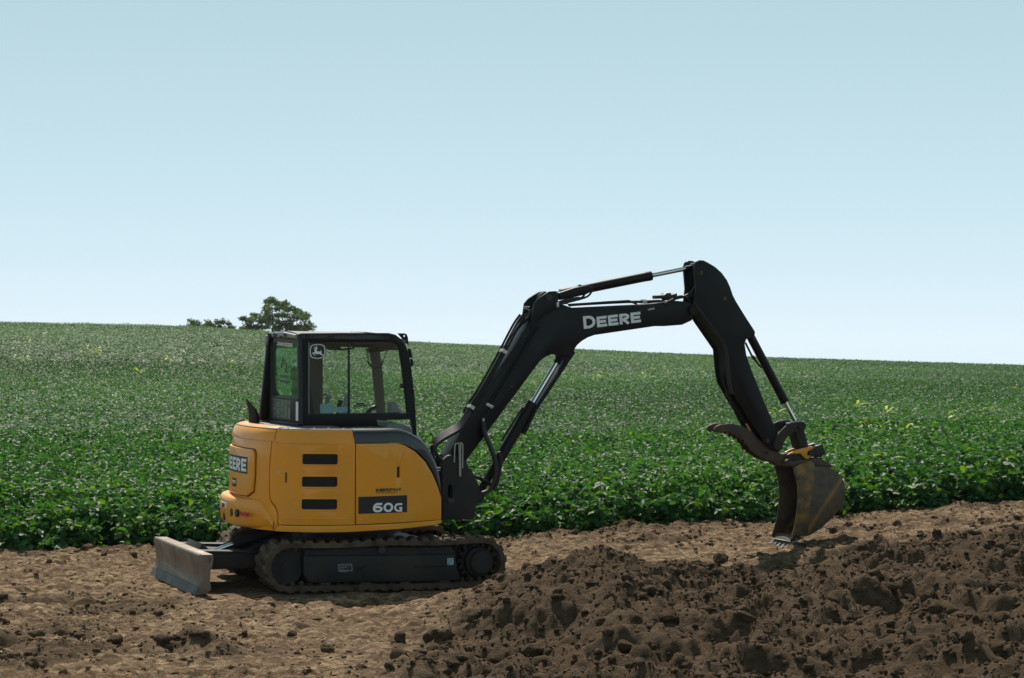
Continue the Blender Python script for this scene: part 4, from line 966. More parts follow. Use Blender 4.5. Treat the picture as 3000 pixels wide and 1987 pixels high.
# far side pane and windscreen
part(lambda bm: slab(bm, [(-.66, 1.66), (-.66, 2.42), (.30, 2.42), (.44, 1.70)], YF-.03, YF-.026, XZ), 'door_pane', 'glass', cab)
part(lambda bm: slab(bm, [(YN+.05, 1.60), (YN+.05, 2.42), (YF-.05, 2.42), (YF-.05, 1.60)], 0, .004, lambda a, b, d: (0.50-(b-1.6)*0.10+d, a, b)), 'windscreen', 'glass_clear', cab)
# emblem on the rear side pane
em = [(-0.563,2.396),(-0.53,2.41),(-0.491,2.416),(-0.454,2.412),(-0.425,2.402),(-0.417,2.389),(-0.411,2.354),(-0.411,2.335),(-0.417,2.302),(-0.425,2.282),(-0.452,2.272),(-0.489,2.265),(-0.527,2.27),(-0.559,2.28),(-0.567,2.304),(-0.573,2.33),(-0.572,2.356),(-0.567,2.383)]
deer = [(-0.549,2.326),(-0.535,2.33),(-0.524,2.329),(-0.523,2.345),(-0.522,2.354),(-0.529,2.358),(-0.53,2.363),(-0.514,2.367),(-0.508,2.369),(-0.507,2.374),(-0.532,2.371),(-0.536,2.373),(-0.525,2.377),(-0.529,2.383),(-0.52,2.381),(-0.514,2.383),(-0.52,2.391),(-0.513,2.386),(-0.507,2.38),(-0.505,2.386),(-0.509,2.397),(-0.501,2.39),(-0.498,2.398),(-0.496,2.386),(-0.5,2.374),(-0.487,2.371),(-0.493,2.367),(-0.5,2.365),(-0.501,2.351),(-0.498,2.341),(-0.472,2.34),(-0.461,2.339),(-0.458,2.345),(-0.464,2.356),(-0.455,2.35),(-0.45,2.339),(-0.451,2.332),(-0.444,2.313),(-0.433,2.307),(-0.424,2.296),(-0.425,2.291),(-0.435,2.298),(-0.443,2.303),(-0.458,2.306),(-0.469,2.313),(-0.473,2.315),(-0.499,2.312),(-0.518,2.316),(-0.529,2.319),(-0.535,2.32),(-0.529,2.312),(-0.514,2.3),(-0.515,2.297),(-0.526,2.3),(-0.543,2.316)]
cx_, cz_ = sum(p[0] for p in em)/18, sum(p[1] for p in em)/18
def sc2(P, k): return [(cx_+(p[0]-cx_)*k, cz_+(p[1]-cz_)*k) for p in P]
emb = part(lambda bm: slab(bm, sc2(em, 1.07), YN+.0155, YN+.0175, XZ), 'emblem', 'decal_black', cab)
part(lambda bm: slab(bm, sc2(em, 1.0), YN+.0145, YN+.0153, XZ, [sc2(em, .89)]), 'emblem_border', 'white', emb)
part(lambda bm: slab(bm, deer, YN+.0145, YN+.0153, XZ), 'emblem_leaping_deer', 'white', emb)
for pts, m_, nm in (([(-0.453,1.807),(-0.307,1.811),(-0.301,1.721),(-0.45,1.717)], 'paleblue', 'paper_notice'), ([(-0.296,1.778),(-0.162,1.784),(-0.16,1.73),(-0.294,1.723)], 'paleblue', 'paper_notice'), ([(-0.492,2.243),(-0.445,2.245),(-0.445,2.211),(-0.49,2.209)], 'paper', 'sticker'), ([(-0.49,2.17),(-0.444,2.172),(-0.443,2.136),(-0.489,2.134)], 'paper', 'sticker'), ([(-0.071,1.82),(0.01,1.824),(0.011,1.809),(-0.071,1.805)], 'decal_black', 'glass_print'), ([(-0.1,1.794),(0.036,1.801),(0.037,1.791),(-0.1,1.784)], 'decal_black', 'glass_print')):
    part(lambda bm: slab(bm, pts, YN+.026 if nm != 'sticker' else .86, YN+.0265 if nm != 'sticker' else .862, XZ), nm, m_, cab)
# seat, levers, pillar trim
seat = empty('seat'); seat.parent = cab
part(lambda bm: box(bm, -0.42, 0.06, .22, .70, 1.50, 1.62, .04), 'cushion', 'seat', seat)
part(lambda bm: slab(bm, [(.24, 1.58), (.68, 1.58), (.66, 1.95), (.58, 2.03), (.34, 2.03), (.26, 1.95)], 0, .12, lambda a, b, d: (-0.52+d-(b-1.6)*.12, a, b), (), .03, .03), 'backrest', 'seat', seat)
part(lambda bm: box(bm, -0.60, -0.53, .36, .56, 2.03, 2.17, .03), 'headrest', 'seat', seat)
def lever(x, y, h):
    def f(bm): tube(bm, [(x, y, 1.60), (x+.02, y, 1.60+h*.6), (x+.05, y, 1.60+h)], [.018, .02, .03], 10, smooth=3)
    return f
part(lever(-0.16, .10, .30), 'joystick', 'grey_plastic', cab); part(lever(-0.02, .80, .22), 'joystick', 'plastic', cab)
part(lambda bm: box(bm, -0.34, 0.10, .04, .16, 1.52, 1.66, .03), 'armrest_console', 'plastic', cab)
part(lambda bm: tube(bm, [(-0.318,0.3,1.891), (-0.283,0.3,1.896), (-0.253,0.3,1.871)], .012, 8, smooth=3), 'control_rail', 'grey_plastic', cab)
part(lambda bm: tube(bm, [(-0.244,0.4,1.802), (-0.232,0.4,1.843), (-0.211,0.4,1.881)], [.02, .026, .03], 10), 'joystick_grip', 'grey_plastic', cab)
part(lambda bm: prism(bm, [(0.357,1.815),(0.374,1.831),(0.405,1.833),(0.427,1.815),(0.44,1.774),(0.471,1.749),(0.502,1.72),(0.503,1.699),(0.359,1.699)], .1, .25, .015), 'monitor', 'grey_plastic', cab)
part(lambda bm: tube(bm, [(0.233,0.5,1.692), (0.267,0.5,1.742), (0.32,0.5,1.763)], .025, 10, smooth=3), 'travel_lever', 'plastic', cab)
part(lambda bm: prism(bm, [(0.288,2.369),(0.431,2.38),(0.502,2.368),(0.494,2.351),(0.431,2.337),(0.325,2.327)], .70, .84, .01), 'visor_bracket', 'plastic', cab)
part(lambda bm: prism(bm, [(-0.204,2.39),(-0.073,2.396),(-0.072,2.358),(-0.116,2.349),(-0.16,2.37)], .5, .8, .01), 'speaker', 'plastic', cab)
def cord(bm):
    P_ = [(0.296,0.75,2.336), (0.311,0.75,2.226), (0.365,0.75,2.171), (0.436,0.75,2.185), (0.479,0.75,2.262), (0.522,0.75,2.377)]
    sp_ = smooth_path(P_, 30); H = []
    for i, p in enumerate(sp_): a = i*1.9; H.append(p+Vector((math.cos(a), math.sin(a)*.3, math.sin(a)*.4))*.014*(1 if i < 115 else .2))
    tube(bm, H, .004, 5)
part(cord, 'coiled_cord', 'plastic', cab)
part(lambda bm: tube(bm, [(-0.099,0.5,2.393), (-0.094,0.5,2.359), (-0.024,0.5,2.362), (0.063,0.5,2.374), (0.071,0.5,2.403)], .010, 8, smooth=4), 'grab_handle', 'plastic', cab)

# --- swing post
YB = 0.0
swo = [(0.829,1.236),(0.879,1.284),(0.913,1.297),(1.01,1.273),(1.091,1.235),(1.115,1.176),(1.15,1.1),(1.191,1.084),(1.215,1.003),(1.233,0.943),(1.263,0.868),(1.258,0.841),(1.236,0.814),(1.205,0.758),(1.202,0.674),(1.176,0.63),(0.839,0.629)]
swh = [(0.904,0.983),(0.918,0.994),(0.938,0.975),(0.949,0.946),(0.949,0.854),(0.909,0.857),(0.894,0.898)]
sw = part(lambda bm: (prism(bm, swo, -.17, -.11, .014, [swh]), prism(bm, swo, .11, .17, .014, [swh])), 'swing_post', 'frame', ex)
part(lambda bm: prism(bm, [(1.01,1.102),(1.176,1.149),(1.212,1.068),(1.272,0.954),(1.297,0.856),(1.24,0.796),(1.207,0.699),(1.186,0.623),(1.03,0.625)], -.115, .115, .02), 'swing_post_web', 'frame', sw)
part(lambda bm: (cyl(bm, (.84, 0, .62), (.84, 0, .84), .11, n=24), cyl(bm, (.84, 0, 1.0), (.84, 0, 1.16), .11, n=24), box(bm, .5, .86, -.14, .14, .64, .82, .02), box(bm, .5, .86, -.14, .14, 1.0, 1.14, .02)), 'swing_hinge', 'frame', sw)
part(lambda bm: box(bm, *(lambda p: (p[0]-.03, p[0]+.04, -.19, -.10, p[2]-.03, p[2]+.015))((0.915,-0.17,0.833)), .004), 'swing_bracket', 'rust', sw)
for u_ in (352, 435, 452, 490):
    p0, p1 = (0.962,-0.2,1.21), None
def rails(bm):
    A = [(0.955,-0.19,1.222),(0.959,-0.19,1.397),(0.984,-0.19,1.413),(1.002,-0.19,1.397),(1.013,-0.19,1.077)]; tube(bm, A, .006, 6, smooth=4)
    A = [(1.026,-0.19,1.077),(1.02,-0.19,1.401),(1.03,-0.19,1.41),(1.043,-0.19,1.391),(1.045,-0.19,1.161)]; tube(bm, A, .006, 6, smooth=4)
part(rails, 'grease_pipes', 'zinc', sw)

# --- boom
bo_o = [(0.893,1.242),(0.94,1.348),(1.056,1.544),(1.311,1.94),(1.565,2.311),(1.749,2.611),(1.804,2.74),(1.924,2.871),(2.097,2.888),(2.202,2.851),(2.264,2.834),(3.08,2.887),(3.203,2.9),(3.314,2.92),(3.445,2.934),(3.578,2.926),(3.651,2.887),(3.684,2.815),(3.642,2.726),(3.53,2.677),(3.319,2.659),(3.207,2.657),(2.517,2.552),(2.444,2.526),(2.378,2.489),(2.325,2.445),(2.295,2.402),(2.284,2.362),(2.23,2.329),(2.188,2.332),(2.103,2.349),(2.037,2.345),(1.973,2.319),(1.92,2.283),(1.875,2.232),(1.124,1.256),(1.07,1.171),(0.973,1.147),(0.905,1.183)]
boom = part(lambda bm: prism(bm, bo_o, -.13, .13, .008), 'boom', 'black', ex)
ear = [(1.785,2.604),(1.794,2.723),(1.804,2.753),(1.82,2.872),(1.864,2.923),(1.98,3.0),(2.061,3.006),(2.08,2.977),(2.093,2.878),(2.171,2.85),(2.022,2.797),(1.926,2.755)]
for a, b in ((-.155, -.128), (.128, .155)): part(lambda bm: prism(bm, ear, a, b, .004), 'cylinder_ear', 'black', boom)
part(lambda bm: (cyl(bm, (*[(1.982,0.0,2.94)[0]], -.165, (1.982,0.0,2.94)[2]), ((1.982,0.0,2.94)[0], .165, (1.982,0.0,2.94)[2]), .032, n=16)), 'pin', 'rust', boom)
q = [(2.378,2.746),(3.037,2.806),(2.393,2.614),(3.048,2.698)]
def bl_(u, v, l):
    a = Vector(q[0]).lerp(Vector(q[1]), u); b = Vector(q[2]).lerp(Vector(q[3]), u); up = (Vector(q[0])-Vector(q[2]))
    p = b+up*v; return Vector((p.x, -.1335-l*.0004, p.y))
part(lambda bm: lettering(bm, 'DEERE', bl_, 0.90, 0.215, 0.10, small=.84, fit=1.0), 'boom_lettering', 'white', boom)
part(lambda bm: ydisc(bm, (1.593,-0.13,2.006)[0], (1.593,-0.13,2.006)[2], -.134, -.12, .012, 10), 'plug', 'rust', boom)
# pipes along the back of the boom
for k, (yy, off_) in enumerate(((-.10, 0), (-.05, 4), (.0, 7), (.06, 8))):
    A = [(1.133,-0.1,1.726),(1.164,-0.1,1.787),(1.328,-0.1,2.038),(1.517,-0.1,2.369),(1.605,-0.1,2.535),(1.681,-0.1,2.671),(1.745,-0.1,2.758)]
    A = [(p[0]+.012-.010*(k % 2), yy, p[2]-.004) for p in A]
    part(lambda bm: tube(bm, A, .0125, 8, smooth=3), 'hydraulic_pipe', 'black', boom)
for z5p in ((415,565), (695,90)):
    pass
for p in ((1.17,-0.1,1.785), (1.519,-0.1,2.365)):
    def cl(bm):
        t = Vector((.55, 0, .83)); n_ = Vector((-.83, 0, .55)); c = Vector(p)+n_*.004
        for yy in (-.115, -.06):
            vs_ = [c+t*a+n_*b+Vector((0, yy+d-c.y+0, 0)) for a in (-.018, .018) for b in (-.03, .025) for d in (0, .045)]
            r = bmesh.ops.create_cube(bm, size=1); 
            for v_, w_ in zip(sorted(r['verts'], key=lambda v: (v.co.x, v.co.y, v.co.z)), vs_): v_.co = w_
    part(cl, 'pipe_clamp', 'zinc', boom)
for k, A in enumerate(([(1.267,-0.14,1.68),(1.323,-0.14,1.808),(1.519,-0.14,2.119),(1.722,-0.14,2.451),(1.85,-0.14,2.637)], [(1.294,-0.14,1.656),(1.354,-0.14,1.79),(1.545,-0.14,2.108),(1.749,-0.14,2.44),(1.883,-0.14,2.631)])):
    part(lambda bm: tube(bm, A, .010, 8, smooth=3), 'side_pipe', 'black', boom)
part(lambda bm: prism(bm, [(1.319,1.836),(1.391,1.8),(1.372,1.773),(1.304,1.808)], -.158, -.13, .003), 'side_clamp', 'zinc', boom)
part(lambda bm: tube(bm, [(1.279,-0.15,1.674),(1.28,-0.15,1.613)], .013, 8), 'hose_fitting', 'zinc', boom)
# hoses from the house to the boom and the boom cylinder
for k in range(5):
    d_ = .022*(k-2); A = [(p[0]+d_*.3, p[1]+.03*(k-2), p[2]+d_*.6) for p in [(0.756,-0.1,1.272),(0.748,-0.1,1.351),(0.791,-0.1,1.435),(0.899,-0.1,1.508),(1.038,-0.1,1.587),(1.133,-0.1,1.714),(1.158,-0.1,1.751)]]
    part(lambda bm: tube(bm, A, .019, 8, smooth=4), 'hydraulic_hose', 'hose', ex)
for k in range(3):
    d_ = .018*(k-1); A = [(p[0]+d_, p[1]+.03*(k-1)-.02, p[2]) for p in [(1.267,-0.16,1.644),(1.278,-0.16,1.547),(1.323,-0.16,1.438),(1.383,-0.16,1.304),(1.418,-0.16,1.17),(1.401,-0.16,1.037),(1.351,-0.16,0.94),(1.274,-0.16,0.904)]]
    part(lambda bm: tube(bm, A, .019, 8, smooth=4), 'hydraulic_hose', 'hose', ex)
for k in range(2):
    A = [(p[0]+.02*k, p[1]+.05*k, p[2]) for p in [(1.462,-0.14,1.327),(1.483,-0.14,1.205),(1.466,-0.14,1.071),(1.429,-0.14,0.962),(1.359,-0.14,0.926),(1.294,-0.14,0.908)]]
    part(lambda bm: tube(bm, A, .016, 8, smooth=4), 'hydraulic_hose', 'hose', ex)
part(lambda bm: tube(bm, [(0.717,-0.15,1.401),(0.822,-0.15,1.245),(1.015,-0.15,1.159),(1.171,-0.15,1.074),(1.249,-0.15,1.061)], .02, 8, smooth=4), 'hydraulic_hose', 'hose', ex)
part(lambda bm: tube(bm, [(1.273,-0.05,1.055),(1.391,-0.05,0.993),(1.443,-0.05,0.968),(1.474,-0.05,1.066),(1.491,-0.05,1.237)], .02, 8, smooth=4), 'hydraulic_hose', 'hose', ex)
def lerp3(a, b, t): return tuple(a[i]+(b[i]-a[i])*t for i in range(3))
def ram(name, a, b, t0, t1, rb_, rr2, m='black', endcap=True, parent=ex):
    c = part(lambda bm: (cyl(bm, lerp3(a, b, t0), lerp3(a, b, t1), rb_, n=20), cyl(bm, lerp3(a, b, t1-.03), lerp3(a, b, t1+.002), rb_*1.05, n=20), cyl(bm, a, lerp3(a, b, t0+.02), rb_*.72, n=14), ydisc(bm, a[0], a[2], a[1]-.055, a[1]+.055, rb_*1.05, 18)), name, m, parent)
    part(lambda bm: (cyl(bm, lerp3(a, b, t1), b, rr2, n=16)), 'piston_rod', 'chrome', c)
    part(lambda bm: (ydisc(bm, b[0], b[2], b[1]-.05, b[1]+.05, rr2*1.9, 18), cyl(bm, lerp3(a, b, .94), b, rr2*1.25, n=14)), 'rod_eye', m, c)
    return c
a, b = (1.276,0.0,0.855), (2.198,0.0,2.338)
bc = ram('boom_cylinder', a, b, .24, .655, .058, .029)
part(lambda bm: (prism(bm, [(1.754,1.522),(1.787,1.501),(1.911,1.75),(2.336,2.366),(2.312,2.384),(2.276,2.353),(1.888,1.769)], -.055, .055, .006)), 'rod_guard', 'black', bc)
part(lambda bm: tube(bm, [(1.542,0.0,1.43),(1.57,0.0,1.485),(1.756,0.0,1.762),(1.775,0.0,1.781)], .012, 6), 'cylinder_pipe', 'black', bc)
a, b = (1.982,0.0,2.94), (3.719,0.0,3.302)
ac = ram('arm_cylinder', a, b, .11, .707, .050, .0235)
part(lambda bm: (prism(bm, [(2.12,2.989),(2.302,3.048),(2.464,3.079),(2.514,3.058),(2.509,3.018),(2.434,2.976),(2.154,2.915)], -.075, .03, .01),), 'cylinder_valve', 'black', ac)
part(lambda bm: tube(bm, [(2.459,-0.07,3.071),(2.497,-0.07,3.047),(2.498,-0.07,3.007),(2.45,-0.07,2.956),(2.353,-0.07,2.924),(2.245,-0.07,2.896),(2.138,-0.07,2.874)], .011, 7, smooth=4), 'cylinder_hose', 'hose', ac)
part(lambda bm: tube(bm, [(2.43,-0.04,2.976),(2.403,-0.04,2.945),(2.301,-0.04,2.913),(2.172,-0.04,2.88)], .012, 7, smooth=4), 'cylinder_hose', 'hose', ac)
part(lambda bm: prism(bm, [(2.138,2.904),(2.245,2.936),(2.358,2.954),(2.364,2.914),(2.235,2.891),(2.224,2.871),(2.138,2.869)], -.09, -.03, .006), 'hose_coupling', 'plastic', ac)
part(lambda bm: prism(bm, [(2.374,3.081),(2.403,3.084),(2.403,3.06),(2.375,3.057)], -.02, .02, .003), 'bleed_plug', 'plastic', ac)
part(lambda bm: prism(bm, [(2.068,2.887),(2.095,2.89),(2.098,2.836),(2.072,2.834)], -.16, -.13, .002), 'grease_nipple', 'zinc', boom)
# pipes and valve block on top of the boom
for k, A in enumerate(([(2.231,-0.08,2.866),(2.35,-0.08,2.875),(2.883,-0.08,2.919),(2.938,-0.08,2.914),(3.005,-0.08,2.892),(3.05,-0.08,2.857),(3.161,-0.08,2.829),(3.26,-0.08,2.851),(3.337,-0.08,2.903),(3.447,-0.08,2.956),(3.525,-0.08,2.984),(3.593,-0.08,2.965),(3.649,-0.08,2.92)], [(2.266,-0.02,2.862),(2.396,-0.02,2.875),(2.921,-0.02,2.911),(3.119,-0.02,2.92),(3.23,-0.02,2.927),(3.319,-0.02,2.929),(3.409,-0.02,2.915)], [(2.295,0.05,2.858),(2.425,0.05,2.871),(2.951,0.05,2.907),(3.173,0.05,2.911),(3.351,0.05,2.92)])):
    part(lambda bm: tube(bm, A, .011, 7, smooth=3), 'boom_top_pipe', 'hose', boom)
for A in ([(3.386,-0.07,2.915),(3.474,-0.07,2.957),(3.597,-0.07,2.99),(3.674,-0.07,3.053),(3.701,-0.07,3.095)], [(3.417,0.0,2.936),(3.529,0.0,2.974),(3.652,0.0,2.982),(3.713,0.0,3.034)], [(3.607,-0.05,2.965),(3.673,-0.05,2.992),(3.696,-0.05,3.013)]):
    part(lambda bm: tube(bm, A, .015, 8, smooth=4), 'hydraulic_hose', 'hose', ex)
part(lambda bm: tube(bm, [(3.123,-0.14,2.828),(3.194,-0.14,2.845)], .012, 8), 'hose_fitting', 'zinc', boom)
part(lambda bm: tube(bm, [(3.314,-0.13,2.888),(3.424,-0.13,2.945)], .019, 10), 'hose_fitting', 'frame', boom)
part(lambda bm: (prism(bm, [(3.255,2.984),(3.349,2.996),(3.371,3.015),(3.425,3.018),(3.43,2.998),(3.496,3.017),(3.502,2.963),(3.373,2.935),(3.361,2.955),(3.259,2.949)], -.06, .06, .006),), 'valve_block', 'plastic', boom)
part(lambda bm: (prism(bm, [(3.102,2.94),(3.147,2.941),(3.155,2.9),(3.103,2.897)], -.05, .02, .004),), 'pipe_tee', 'zinc', boom)
part(lambda bm: tube(bm, [(1.783,-0.12,2.802),(1.724,-0.12,2.821),(1.726,-0.12,2.835),(1.782,-0.12,2.834)], .006, 6), 'hook', 'zinc', boom)
# hoses lying up the back of the boom to the ear
part(lambda bm: tube(bm, [(1.606,-0.08,2.532),(1.689,-0.08,2.642),(1.784,-0.08,2.723),(1.809,-0.08,2.793)], .022, 8, smooth=4), 'hydraulic_hose', 'hose', ex)

# --- arm
ar_o = [(3.648,3.299),(3.666,3.348),(3.704,3.373),(3.758,3.371),(3.82,3.345),(3.898,3.305),(3.977,3.244),(4.04,3.169),(4.081,3.092),(4.113,3.009),(4.154,2.939),(4.218,2.849),(4.298,2.738),(4.362,2.655),(4.369,2.62),(4.356,2.587),(4.286,2.538),(4.265,2.485),(4.289,2.365),(4.355,2.197),(4.47,1.951),(4.634,1.613),(4.675,1.528),(4.713,1.443),(4.749,1.358),(4.694,1.316),(4.623,1.344),(4.567,1.373),(4.511,1.432),(4.189,1.893),(4.08,2.061),(4.051,2.201),(4.026,2.418),(3.801,2.702),(3.656,2.901),(3.674,3.069)]
arm = part(lambda bm: (prism(bm, ar_o, -.15, -.12, .006), prism(bm, ar_o, .12, .15, .006)), 'arm', 'black', ex)
part(lambda bm: prism(bm, [(3.898,3.278),(3.992,3.224),(4.047,3.155),(4.088,3.079),(4.12,3.002),(4.161,2.93),(4.225,2.838),(4.305,2.73),(4.346,2.655),(4.323,2.598),(4.285,2.555),(4.264,2.484),(4.292,2.365),(4.358,2.196),(4.472,1.95),(4.636,1.612),(4.676,1.527),(4.638,1.371),(4.582,1.385),(4.535,1.431),(4.213,1.892),(4.104,2.06),(4.075,2.201),(4.05,2.418),(3.825,2.702),(3.736,2.819),(3.858,2.927),(3.902,3.068)], -.121, .121, .004), 'arm_web', 'black', arm)
part(lambda bm: ydisc(bm, (3.622,-0.15,2.838)[0]+.03, (3.622,-0.15,2.838)[2], -.16, .16, .05, 20), 'pin', 'black', arm)
for (u_, v_, r_) in ((140,155,.022), (322,352,.020)):
    pass
for p in ((3.733,-0.15,3.238), (4.016,-0.15,2.969), (4.558,-0.15,1.443)):
    part(lambda bm: ydisc(bm, p[0], p[2], -.158, -.14, .022, 16), 'pin_cap', 'rust', arm)
for k, A in enumerate(([(3.636,-0.165,2.901),(3.825,-0.165,2.681),(3.984,-0.165,2.495),(4.029,-0.165,2.383),(4.051,-0.165,2.229),(4.072,-0.165,2.061),(4.106,-0.165,1.949)], [(3.652,-0.17,2.905),(3.841,-0.17,2.686),(4.0,-0.17,2.495),(4.042,-0.17,2.383),(4.064,-0.17,2.23),(4.085,-0.17,2.061),(4.119,-0.17,1.942)], [(4.06,-0.02,2.156),(4.097,-0.02,2.044),(4.135,-0.02,1.931),(4.166,-0.02,1.903)])):
    part(lambda bm: tube(bm, A, .014, 7, smooth=4), 'thumb_hose', 'hose', arm)
a, b = (4.383,0.0,2.605), (5.001,0.0,1.59)
kc = ram('bucket_cylinder', a, b, .04, .735, .047, .0215)
part(lambda bm: (tube(bm, [(4.331,-0.03,2.498),(4.412,-0.03,2.358),(4.46,-0.03,2.302),(4.525,-0.03,2.232)], .011, 6, smooth=4), cyl(bm, (4.42,-0.03,2.351), (4.444,-0.03,2.323), .02, n=8)), 'cylinder_hose', 'hose', kc)
a, b = (4.176,0.0,1.938), (4.492,0.0,1.45)
tc_ = ram('thumb_cylinder', a, b, .08, .62, .034, .018)
part(lambda bm: tube(bm, [(4.131,-0.05,1.918),(4.185,-0.05,1.791),(4.274,-0.05,1.636),(4.322,-0.05,1.58)], .009, 6, smooth=4), 'cylinder_pipe', 'hose', tc_)
# bent links and push link
lk = [(4.618,1.371),(4.625,1.42),(4.649,1.474),(4.702,1.55),(4.773,1.613),(4.846,1.643),(4.943,1.655),(4.99,1.64),(5.008,1.607),(5.0,1.57),(4.97,1.545),(4.927,1.537),(4.878,1.54),(4.818,1.512),(4.77,1.469),(4.738,1.42),(4.725,1.366),(4.694,1.335),(4.651,1.339)]
for ya_, yb_ in ((-.185, -.155), (.155, .185)): part(lambda bm: prism(bm, lk, ya_, yb_, .006), 'bent_link', 'frame', ex)
for p in ((4.944,-0.17,1.594), (4.662,-0.17,1.388)):
    part(lambda bm: ydisc(bm, p[0], p[2], -.20, .20, .036, 20), 'link_pin', 'frame', ex)
part(lambda bm: prism(bm, [(4.92,1.542),(5.03,1.558),(5.086,1.378),(5.079,1.35),(5.04,1.339),(4.997,1.348),(4.978,1.372)], -.10, .10, .012), 'push_link', 'frame', ex)
# --- quick coupler
cp_o = [(4.787,1.317),(4.855,1.347),(4.945,1.372),(4.964,1.36),(5.065,1.374),(5.11,1.382),(5.143,1.372),(5.139,1.351),(5.061,1.327),(5.048,1.29),(5.085,1.253),(5.04,1.241),(5.012,1.27),(4.974,1.302),(4.874,1.299),(4.815,1.278)]
cpl = part(lambda bm: (prism(bm, [(4.805,1.286),(4.882,1.327),(4.964,1.351),(5.065,1.372),(5.12,1.378),(5.141,1.359),(5.061,1.325),(5.052,1.29),(5.088,1.249),(5.04,1.239),(5.002,1.27),(4.974,1.302),(4.874,1.296)], -.135, -.115, .004), prism(bm, [(4.911,1.304),(4.98,1.335),(5.076,1.362),(5.192,1.372),(5.238,1.374),(5.248,1.347),(5.193,1.306),(5.101,1.285),(4.999,1.281),(4.939,1.277)], .115, .135, .004)), 'coupler', 'yellow', ex)
part(lambda bm: prism(bm, [(4.789,1.281),(4.853,1.297),(4.985,1.301),(5.032,1.264),(5.056,1.235),(5.083,1.219),(5.019,1.198),(4.915,1.158),(4.856,1.154),(4.805,1.179),(4.79,1.228)], -.112, .112, .01), 'coupler_body', 'frame', cpl)
part(lambda bm: prism(bm, [(5.128,1.372),(5.144,1.388),(5.208,1.402),(5.222,1.398),(5.236,1.369),(5.258,1.312),(5.252,1.292),(5.224,1.288),(5.211,1.263),(5.137,1.255),(5.118,1.292)], -.17, -.125, .008), 'coupler_hook', 'plastic', cpl)
part(lambda bm: prism(bm, [(5.198,1.382),(5.265,1.405),(5.28,1.376),(5.3,1.297),(5.24,1.277)], .10, .17, .008), 'coupler_hook', 'plastic', cpl)
part(lambda bm: ydisc(bm, (5.097,-0.14,1.309)[0], (5.097,-0.14,1.309)[2], -.165, .165, .034, 18), 'coupler_pin', 'plastic', cpl)
part(lambda bm: (ydisc(bm, (4.792,-0.18,1.204)[0], (4.792,-0.18,1.204)[2], -.205, .205, .038, 22)), 'bucket_pin', 'rust', cpl)
part(lambda bm: prism(bm, [(5.036,1.292),(5.114,1.255),(5.206,1.255),(5.229,1.263),(5.347,1.148),(5.277,1.169),(5.139,1.161),(5.116,1.173),(5.046,1.219)], -.115, .115, .006, [[(5.188,1.237),(5.211,1.232),(5.23,1.206),(5.226,1.198),(5.203,1.214)]]), 'bucket_ear', 'frame', cpl)
# --- thumb
th_top = [(175,268),(182,248),(205,230),(240,216),(330,209),(420,224),(500,255),(560,300),(600,345),(680,410),(760,470),(870,522),(925,560),(945,600),(935,640),(905,652),(870,640),(790,600),(700,576),(630,540)]
th_bot = [(575,500),(548,470),(545,478),(520,440),(495,402),(488,412),(478,372),(455,366),(450,374),(430,343),(412,340),(405,350),(390,322),(366,314),(360,324),(340,300),(318,296),(312,306),(290,291),(270,290),(262,300),(240,291),(222,290),(214,300),(190,292)]
tho = [(3.942,1.559),(3.95,1.58),(3.977,1.6),(4.019,1.615),(4.126,1.623),(4.234,1.607),(4.331,1.573),(4.404,1.525),(4.453,1.476),(4.551,1.405),(4.65,1.34),(4.784,1.283),(4.852,1.242),(4.878,1.198),(4.866,1.154),(4.83,1.141),(4.787,1.155),(4.689,1.199),(4.579,1.225),(4.494,1.264),(4.426,1.308),(4.393,1.34),(4.387,1.327),(4.359,1.373),(4.328,1.414),(4.317,1.399),(4.307,1.447),(4.279,1.455),(4.271,1.44),(4.249,1.478),(4.227,1.483),(4.216,1.467),(4.2,1.501),(4.171,1.512),(4.162,1.495),(4.14,1.524),(4.113,1.531),(4.104,1.515),(4.08,1.534),(4.056,1.537),(4.044,1.521),(4.02,1.534),(3.999,1.537),(3.987,1.521),(3.961,1.533)]
thumb = part(lambda bm: (prism(bm, tho, -.105, -.075, .004, [[(4.561,1.308),(4.575,1.318),(4.587,1.308),(4.578,1.291),(4.563,1.291)]]), prism(bm, tho, .075, .105, .004)), 'thumb', 'rust', ex)
part(lambda bm: (prism(bm, [(4.087,1.585),(4.171,1.591),(4.171,1.575),(4.09,1.562)], -.08, .08, .004), prism(bm, [(4.426,1.488),(4.549,1.39),(4.672,1.303),(4.648,1.259),(4.55,1.325),(4.427,1.412)], -.08, .08, .004)), 'thumb_web', 'rust', thumb)
# --- bucket
BY = .225
cut = [(970,655),(1000,632),(1060,604),(1100,588),(1135,583),(1168,605),(1186,640),(1260,632),(1330,645),(1400,690),(1450,740),(1480,800),(1491,880),(1485,950),(1455,1030),(1400,1100),(1330,1180),(1250,1250),(1170,1305),(1110,1335),(1040,1338),(985,1340),(945,1378),(938,1360),(962,1290),(985,1200),(1005,1080),(1015,950),(1010,850),(995,750),(975,700)]
bso = [(4.839,1.146),(4.875,1.171),(4.947,1.201),(4.996,1.218),(5.038,1.223),(5.079,1.199),(5.102,1.161),(5.192,1.17),(5.279,1.155),(5.366,1.105),(5.429,1.05),(5.467,0.985),(5.482,0.897),(5.476,0.82),(5.441,0.733),(5.374,0.657),(5.29,0.571),(5.193,0.496),(5.096,0.437),(5.023,0.406),(4.938,0.403),(4.871,0.402),(4.823,0.362),(4.814,0.381),(4.842,0.457),(4.868,0.554),(4.89,0.684),(4.899,0.825),(4.891,0.934),(4.871,1.043),(4.846,1.097)]
bucket = empty('bucket'); bucket.parent = ex
for y_ in (-BY, BY-.014): part(lambda bm: prism(bm, bso, y_, y_+.014, .003), 'side_plate', 'bucket', bucket)
